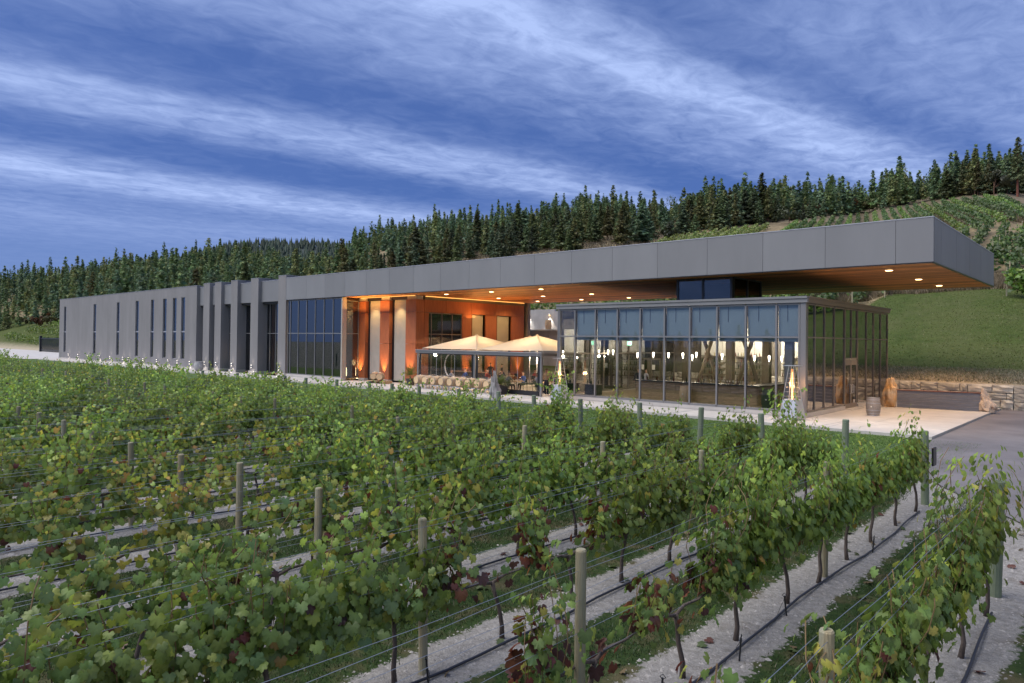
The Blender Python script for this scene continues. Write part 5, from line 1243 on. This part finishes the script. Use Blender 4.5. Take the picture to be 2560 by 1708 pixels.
# ================================================================== TREES
def conifer(seed, H, rad, nbr, col, gaps=.0, leafs=9, size=.55, lowbr=.12, round_=0.0):
    rg = np.random.default_rng(seed); P, N_, S_ = [], [], []
    for i in range(nbr):
        t = lowbr+(1-lowbr)*(i+rg.random())/nbr; 
        if rg.random() < gaps: continue
        env = (1-t)**(.75 if not round_ else .5)*(1 if not round_ else (.55+.45*math.sin(math.pi*min(1, t*1.1)))); L_ = rad*env*rg.uniform(.55, 1.2)+.25; az = i*2.4+rg.normal(0, .5); z0 = H*t
        droop = rg.uniform(-.28, .12)+(.35 if t > .8 else 0); m = max(2, int(leafs*(.35+L_/rad)))
        for k in range(m):
            f = (k+.6)/m; r = L_*f; w_ = .22*L_*(1.15-f)
            P.append((r*math.cos(az)+rg.normal(0, w_), r*math.sin(az)+rg.normal(0, w_), z0+droop*r+rg.normal(0, .14)))
            N_.append((rg.normal(0, .5)+.4*math.cos(az), rg.normal(0, .5)+.4*math.sin(az), rg.uniform(.25, 1))); S_.append(size*(1.25-.5*f)*rg.uniform(.6, 1.2)*(1-.4*t))
    P, N_, S_ = map(np.array, (P, N_, S_)); n = len(P)
    x_, y_, z_ = rot_frames(N_, rg.normal(0, 1, (n, 3)))
    # a ragged six-pointed spray of needles
    tv = np.array([(0, 0, .06), (0, .9, -.05), (.25, .3, 0), (.8, .35, -.1), (.3, -.1, 0), (.55, -.7, -.08), (0, -.3, 0), (-.6, -.6, -.1), (-.3, 0, 0), (-.85, .3, -.05), (-.22, .35, 0)])
    tf = np.array([(0, 1, 2), (0, 2, 3), (0, 3, 4), (0, 4, 5), (0, 5, 6), (0, 6, 7), (0, 7, 8), (0, 8, 9), (0, 9, 10), (0, 10, 1)])
    c = np.array(col)*rg.uniform(.55, 1.45, (n, 1))*np.column_stack([rg.uniform(.85, 1.2, n), np.ones(n), rg.uniform(.8, 1.15, n)])
    return place((tv, tf), P, x_, y_, z_, S_, c)
NC = [(.090, .120, .055), (.105, .135, .055), (.080, .115, .064), (.135, .145, .058), (.095, .128, .070)]
TREES = []
for k in range(9):
    H = 1.0*[15, 17, 14, 18, 16, 13, 19, 15, 16][k]
    V, F, C = conifer(700+k, H, H*[.25, .21, .29, .22, .27, .33, .20, .26, .24][k], [95, 105, 85, 105, 95, 80, 110, 90, 100][k], NC[k % 5], gaps=[.05, .15, .1, .2, .08, .12, .1, .18, .1][k], leafs=11, lowbr=[.06, .12, .04, .16, .08, .05, .12, .2, .07][k], size=.95)
    tm = MB().tube([(0, 0, -1), (0, 0, H*.5), (0, 0, H*.97)], [.22, .15, .03], 6).mesh('trunk', MT['pinebark'])
    TREES.append((fast_mesh('crown', V, F, MT['needle'], C), tm, H, V, F, C))
def broad(seed, H, col, n=900, size=.6, wide=.42):
    rg = np.random.default_rng(seed); P = []; 
    cl = [(rg.normal(0, H*wide*.45), rg.normal(0, H*wide*.45), H*rg.uniform(.3, .9), H*rg.uniform(.12, .22)) for _ in range(11)]
    for _ in range(n):
        c = cl[rg.integers(11)]; v = rg.normal(0, 1, 3); v /= np.linalg.norm(v); P.append(np.array(c[:3])+v*c[3]*rg.uniform(.6, 1.05))
    P = np.array(P); x_, y_, z_ = rot_frames(P-P.mean(0)+rg.normal(0, 1, (n, 3)), rg.normal(0, 1, (n, 3)))
    V, F, C = place(LS, P, x_, y_, z_, size*rg.uniform(.6, 1.2, n), np.array(col)*rg.uniform(.6, 1.35, (n, 1)))
    q = MB().tube([(0, 0, -.5), (0, 0, H*.5)], [H*.02, H*.012], 6)
    for k in range(5): q.tube([(0, 0, H*.25), cl[k][:3]], [H*.012, .03], 4)
    return fast_mesh('crown', V, F, MT['leaf'], C), q.mesh('trunk', MT['pinebark'])
rg = np.random.default_rng(77); cand = []
tries = 0
while len(cand) < 3900 and tries < 120000:
    tries += 1
    r = rg.uniform(-.88, .88); Rc, zc, Yc = ridge(r); d = Rc*(rg.uniform(.3, 1.25) if r < .2 else rg.uniform(.72, 1.32))
    if r < .2 and rg.random() > (d/Rc)**.6: continue
    X, Yt = d*(-SY+CY*r), d*(CY+SY*r)
    if Yt < 58 or (X > -140 and Yt < 74): continue
    z = float(terrain(X, Yt)); te = (z-3.8)/d; lo = float(forest_low(r))
    if d < Rc*1.02 and te < lo: continue
    # thin, open stand on the dry slope above the canopy
    if -.1 < r < .24 and te < lo+.02 and rg.random() < .62: continue
    if any((X-c[0])**2+(Yt-c[1])**2 < 5 for c in cand[-350:]): continue
    cand.append((X, Yt, z, d, r))
cand.sort(key=lambda c: c[3]); cut = 300
regions = [(-1, -.65, 'at the far left beyond the road end'), (-.65, -.45, 'above the left half of the grey wing'), (-.45, -.27, 'above the right half of the grey wing'), (-.27, -.1, 'above the tall piers'), (-.1, .08, 'on the dry slope above the cedar core'), (.08, .25, 'above the middle of the canopy'), (.25, .42, 'behind the small upper vineyard'), (.42, .6, 'on the crest above the canopy end'), (.6, 2, 'on the crest at the far right')]
# the largest-showing three hundred are individuals, spread over the whole front of the wood
key = sorted(range(len(cand)), key=lambda i: cand[i][3]*(1 if cand[i][4] < -.2 else .86)); ind = set(key[:cut-12]); rest = [c for i, c in enumerate(cand) if i not in ind]
RC = {}
for n_, i in enumerate(sorted(ind, key=lambda i: cand[i][4])):
    X, Yt, z, d, r = cand[i]; cr, tm, H, *_ = TREES[rg.integers(9)]; s = (rg.uniform(.42, .74) if rg.random() < .82 else rg.uniform(.74, .98))*float(np.interp(r, [-.35, -.22, .22, .32], [.95, .70, .70, .80]))
    reg = next(q[2] for q in regions if q[0] <= r < q[1]); size_ = 'tall' if s*H > 12 else ('young' if s*H < 8 else 'mid-sized')
    RC[reg] = RC.get(reg, -1)+1
    shape = 'slender' if cr == TREES[1][0] or cr == TREES[6][0] or cr == TREES[3][0] else 'bushy'
    t_ = thing('pine_tree', f'{size_} {shape} conifer {reg}, {ordn(RC[reg])} from the left', 'pine tree', (X, Yt, z), rg.uniform(0, 6), 'conifers '+reg); t_.scale = (s*rg.uniform(.8, 1.5),)*2+(s,)
    o = bpy.data.objects.new('crown', cr); COL.objects.link(o); o.parent = t_; o = bpy.data.objects.new('trunk', tm); COL.objects.link(o); o.parent = t_
VS, FS, CS = [], [], []; nv0 = 0
for X, Yt, z, d, r in rest:
    _, _, H, V, F, C = TREES[rg.integers(9)]; s = (rg.uniform(.42, .74) if rg.random() < .82 else rg.uniform(.74, .98))*float(np.interp(r, [-.35, -.22, .22, .32], [.95, .70, .70, .80])); a = rg.uniform(0, 6); keep = rg.random(len(V)//11) < .24
    Vv = V.reshape(-1, 11, 3)[keep]; Cc = C.reshape(-1, 11, 3)[keep]; m_ = len(Vv); ce = Vv[:, :1, :]; Vv = ce+(Vv-ce)*1.6
    Vv = Vv.reshape(-1, 3)*s; ca, sa_ = math.cos(a), math.sin(a); W = np.column_stack([Vv[:, 0]*ca-Vv[:, 1]*sa_+X, Vv[:, 0]*sa_+Vv[:, 1]*ca+Yt, Vv[:, 2]+z])
    tf = F[:10]; f = (tf[None]+(np.arange(m_)*11)[:, None, None]).reshape(-1, 3)+nv0; VS.append(W); FS.append(f); CS.append(Cc.reshape(-1, 3)*rg.uniform(.75, 1.25)); nv0 += len(W)
o = link('forest', fast_mesh('forest', np.vstack(VS), np.vstack(FS), MT['needle'], np.vstack(CS)), None); tag(o, 'dense conifer forest covering the ridge behind the nearer trees', 'forest', kind='stuff')
# far ridge trees, blue of distance haze put into their colour
VS, FS, CS = [], [], []; nv0 = 0
for _ in range(1500):
    r = rg.uniform(-.55, -.12); d = rg.uniform(760, 1040); k = np.interp(d, (620, 850, 1000), (.25, .7, 1)); z = 3.8+np.interp(r, fr, ft)*1000*k; H = rg.uniform(9, 15); w_ = H*.2
    X, Yt = d*(-SY+CY*r), d*(CY+SY*r); n = 6; v = [(X, Yt, z+H)]+[(X+w_*math.cos(a)*rg.uniform(.6, 1.2), Yt+w_*math.sin(a)*rg.uniform(.6, 1.2), z+H*rg.uniform(.0, .3)) for a in np.arange(n)/n*6.283]
    VS.append(np.array(v)); FS.append(np.array([(0, 1+i, 1+(i+1) % n) for i in range(n)])+nv0); CS.append(np.repeat(np.array([(.030, .046, .034)])*rg.uniform(.6, 1.4), 7, 0)); nv0 += 7
o = link('far_forest', fast_mesh('far_forest', np.vstack(VS), np.vstack(FS), MT['needle'], np.vstack(CS)), None); tag(o, 'forest coloured haze-blue on the distant ridge at the left', 'forest', kind='stuff')
# single remarkable trees and shrubs, placed by azimuth and distance from the vineyard corner
def tree_at(r, d, mesh, label, name='tree', cat='tree', sc=1.0, group=None):
    X, Yt = pt(r, d); z = float(terrain(X, Yt)); t_ = thing(name, label, cat, (X, Yt, z), rg.uniform(0, 6), group); t_.scale = (sc,)*3
    for nm, me in (('crown', mesh[0]), ('trunk', mesh[1])):
        if me is None: continue
        o = bpy.data.objects.new(nm, me); COL.objects.link(o); o.parent = t_
    return t_
V, F, C = conifer(801, 21, 5.6, 95, (.09, .11, .05), gaps=.22, leafs=13, size=.95, lowbr=.30)
bigpine = (fast_mesh('crown', V, F, MT['needle'], C), MB().tube([(0, 0, -1), (.1, 0, 6), (0, 0, 20)], [.42, .3, .05], 8).mesh('trunk', mat('red_bark', (.22, .08, .05), .9, nscale=2)))
tree_at(.722, 178, bigpine, 'big old pine with a bare reddish trunk at the right edge above the vines', 'pine_tree', 'pine tree', .72)
V, F, C = conifer(802, 15, 4.6, 80, (.085, .088, .022), gaps=.08, leafs=11, size=.8, lowbr=.05, round_=1)
yp = (fast_mesh('crown', V, F, MT['needle'], C), TREES[0][1])
tree_at(-.245, 205, yp, 'yellow-green bushy pine rising behind the roof right of the tall piers', 'pine_tree', 'pine tree', .92)
tree_at(-.015, 190, yp, 'small golden-green bushy pine just above the canopy edge over the cedar core', 'pine_tree', 'pine tree', .55)
tree_at(-.60, 255, yp, 'yellowish bushy pine behind the left part of the grey wing', 'pine_tree', 'pine tree', .8)
bb = broad(810, 9, (.095, .135, .04), 1500, .5)
tree_at(.256, 212, bb, 'pale green round broadleaf tree beside the small upper vineyard', 'broadleaf_tree')
bb2 = broad(811, 5, (.05, .062, .025), 900, .45, .55)
tree_at(.222, 178, bb2, 'dark rounded shrub standing at the canopy edge left of the upper vineyard rows', 'shrub', 'shrub', .9)
tree_at(.395, 190, bb2, 'dark green bushy shrub between the two upper vineyard blocks', 'shrub', 'shrub', 1.1)
bb3 = broad(812, 7, (.062, .07, .03), 1300, .5, .6)
tree_at(.688, 185, bb3, 'wide olive-green shrub left of the big pine at the right edge', 'shrub', 'shrub', 1.0)
rb = broad(813, 3.2, (.15, .075, .032), 600, .42, .7); ob2 = broad(814, 3.0, (.11, .10, .035), 600, .42, .7)
for k, (r, d) in enumerate(((.425, 214), (.452, 222), (.475, 226), (.497, 230), (.52, 236), (.545, 240), (.585, 246), (.612, 250), (.64, 252), (.44, 210), (.51, 226), (.56, 238), (.60, 240))):
    tree_at(r, d, rb if k % 3 != 1 else ob2, f'{"rust-brown" if k % 3 != 1 else "yellowing"} shrub between the upper vineyard and the forest, {ordn(k)} along the strip', 'shrub', 'shrub', 1.0+.25*(k % 3), 'rust-brown shrubs above the vineyard' if k % 3 != 1 else 'yellowing shrubs above the vineyard')
for k, (r, d) in enumerate(((-.69, 232), (-.675, 225), (-.66, 220), (-.652, 228), (-.705, 240))):
    tree_at(r, d, rb if k % 2 else ob2, f'{"rusty" if k % 2 else "olive"} low shrub beyond the left end of the wing, {ordn(k)} of five', 'shrub', 'shrub', 1.1, 'rusty shrubs at the left' if k % 2 else 'olive shrubs at the left')
# dry grass along the top of the lawn bank and on the upper slope
def hill_grass(n, rr_, yr, seed, hm, label, cols, wid=.05):
    rg = np.random.default_rng(seed); r = rg.uniform(*rr_, n); y = rg.uniform(*yr, n); d = y/(CY+SY*r); x = d*(-SY+CY*r); z = terrain(x, y)
    V, F, C = blades(n, (0, 1), (0, 1), lambda a, b, c: np.ones(len(a), bool), seed, hm*.4, hm, cols, wid)
    V = V.reshape(-1, 3, 3); V = V-V[:, :1]*np.array([1, 1, 0]); V[:, :, 0] += x[:, None]; V[:, :, 1] += y[:, None]; V[:, :, 2] += z[:, None]-.02
    o = link('dry_grass', fast_mesh('dry_grass', V.reshape(-1, 3), F, MT['palm'], C), None); tag(o, label, 'dry grass', kind='stuff')
DG = [(.30, .23, .13), (.22, .17, .10), (.14, .13, .06), (.38, .31, .19)]
hill_grass(26000, (.4, .80), (83, 90), 21, .8, 'tall pale dry grass along the top edge of the lawn bank', DG, .035)
hill_grass(26000, (.60, .80), (150, 185), 22, 1.1, 'straw-coloured grass on the bank above the bright vines at the right', DG, .09)
hill_grass(30000, (-.12, .25), (120, 230), 23, .9, 'dry brown grass between the trees above the canopy', [(.20, .15, .10), (.14, .11, .07), (.10, .09, .05)], .09)

# grass and rock bank on the far side of the drive (seen in the pavilion's side glass)
V = []; bx_ = np.linspace(11, 75, 40); by_ = np.linspace(-30, 190, 90)
for x in bx_:
    for y in by_:
        t = (x-11)/64; h = 34*min(1, t*1.5)**1.1+4*t; base = 0 if y < 51 else float(terrain(min(x, 60), y))
        h = h*min(1, max(0, (y+30)/25)); h += mn.noise(Vector((x*.12, y*.12, 0)))*2.2*min(1, t*3)+mn.noise(Vector((x*.4, y*.4, 3)))*.8*min(1, t*3)
        V.append((x, y, max(base-.5 if t > .0 else base, h if h > base else base-.4)-.02*(t == 0)))
ii, jj = np.meshgrid(np.arange(39), np.arange(89), indexing='ij'); a0 = (ii*90+jj).ravel()
bk = mat('bank_grass_and_rock', (.09, .12, .035), .95, nscale=.16, col2=(.50, .46, .40), bump=1, bscale=2)
struct('bank', fast_mesh('bank', V, np.column_stack([a0, a0+90, a0+91, a0+1]), bk, smooth=True), None)
for k in range(22):
    x, y = 40+rg.uniform(0, 18), 6+k*6.5+rg.uniform(-2, 2); cr, tm, H, *_ = TREES[k % 9]; t_ = thing('pine_tree', f'conifer on the rock bank across the drive, {ordn(k)} from the near end', 'pine tree', (x, y, 27), rg.uniform(0, 6), 'conifers on the bank across the drive'); t_.scale = (.7,)*3
    o = bpy.data.objects.new('crown', cr); COL.objects.link(o); o.parent = t_; o = bpy.data.objects.new('trunk', tm); COL.objects.link(o); o.parent = t_

# the wood on the near side of the vineyard, behind the viewer (it shows in the curtain wall)
VS, FS, CS = [], [], []; nv0 = 0
for k in range(170):
    X, Yt = rg.uniform(-190, 60), rg.uniform(-95, -62); _, _, H, V, F, C = TREES[rg.integers(9)]; s = rg.uniform(.26, .46); keep = rg.random(len(V)//11) < .35
    Vv = V.reshape(-1, 11, 3)[keep]; Cc = C.reshape(-1, 11, 3)[keep]; m_ = len(Vv); ce = Vv[:, :1, :]; Vv = (ce+(Vv-ce)*1.5).reshape(-1, 3)*s
    VS.append(Vv+np.array([X, Yt, 0])); FS.append((F[:10][None]+(np.arange(m_)*11)[:, None, None]).reshape(-1, 3)+nv0); CS.append(Cc.reshape(-1, 3)); nv0 += len(Vv)
o = link('near_wood', fast_mesh('near_wood', np.vstack(VS), np.vstack(FS), MT['needle'], np.vstack(CS)), None); tag(o, 'conifer wood behind the viewer, mirrored darkly in the curtain wall glass', 'forest', kind='stuff')

hill_grass(26000, (.40, .80), (51.4, 87), 31, .09, 'rough mown grass tufts on the bank right of the pavilion', [(.13, .18, .045), (.16, .20, .05), (.11, .15, .035), (.24, .22, .10)], .05)
hill_grass(9000, (.40, .80), (51.3, 54.5), 32, .2, 'dry straw-coloured grass just above the stone retaining wall', [(.42, .35, .24), (.32, .26, .17), (.2, .18, .1)], .02)
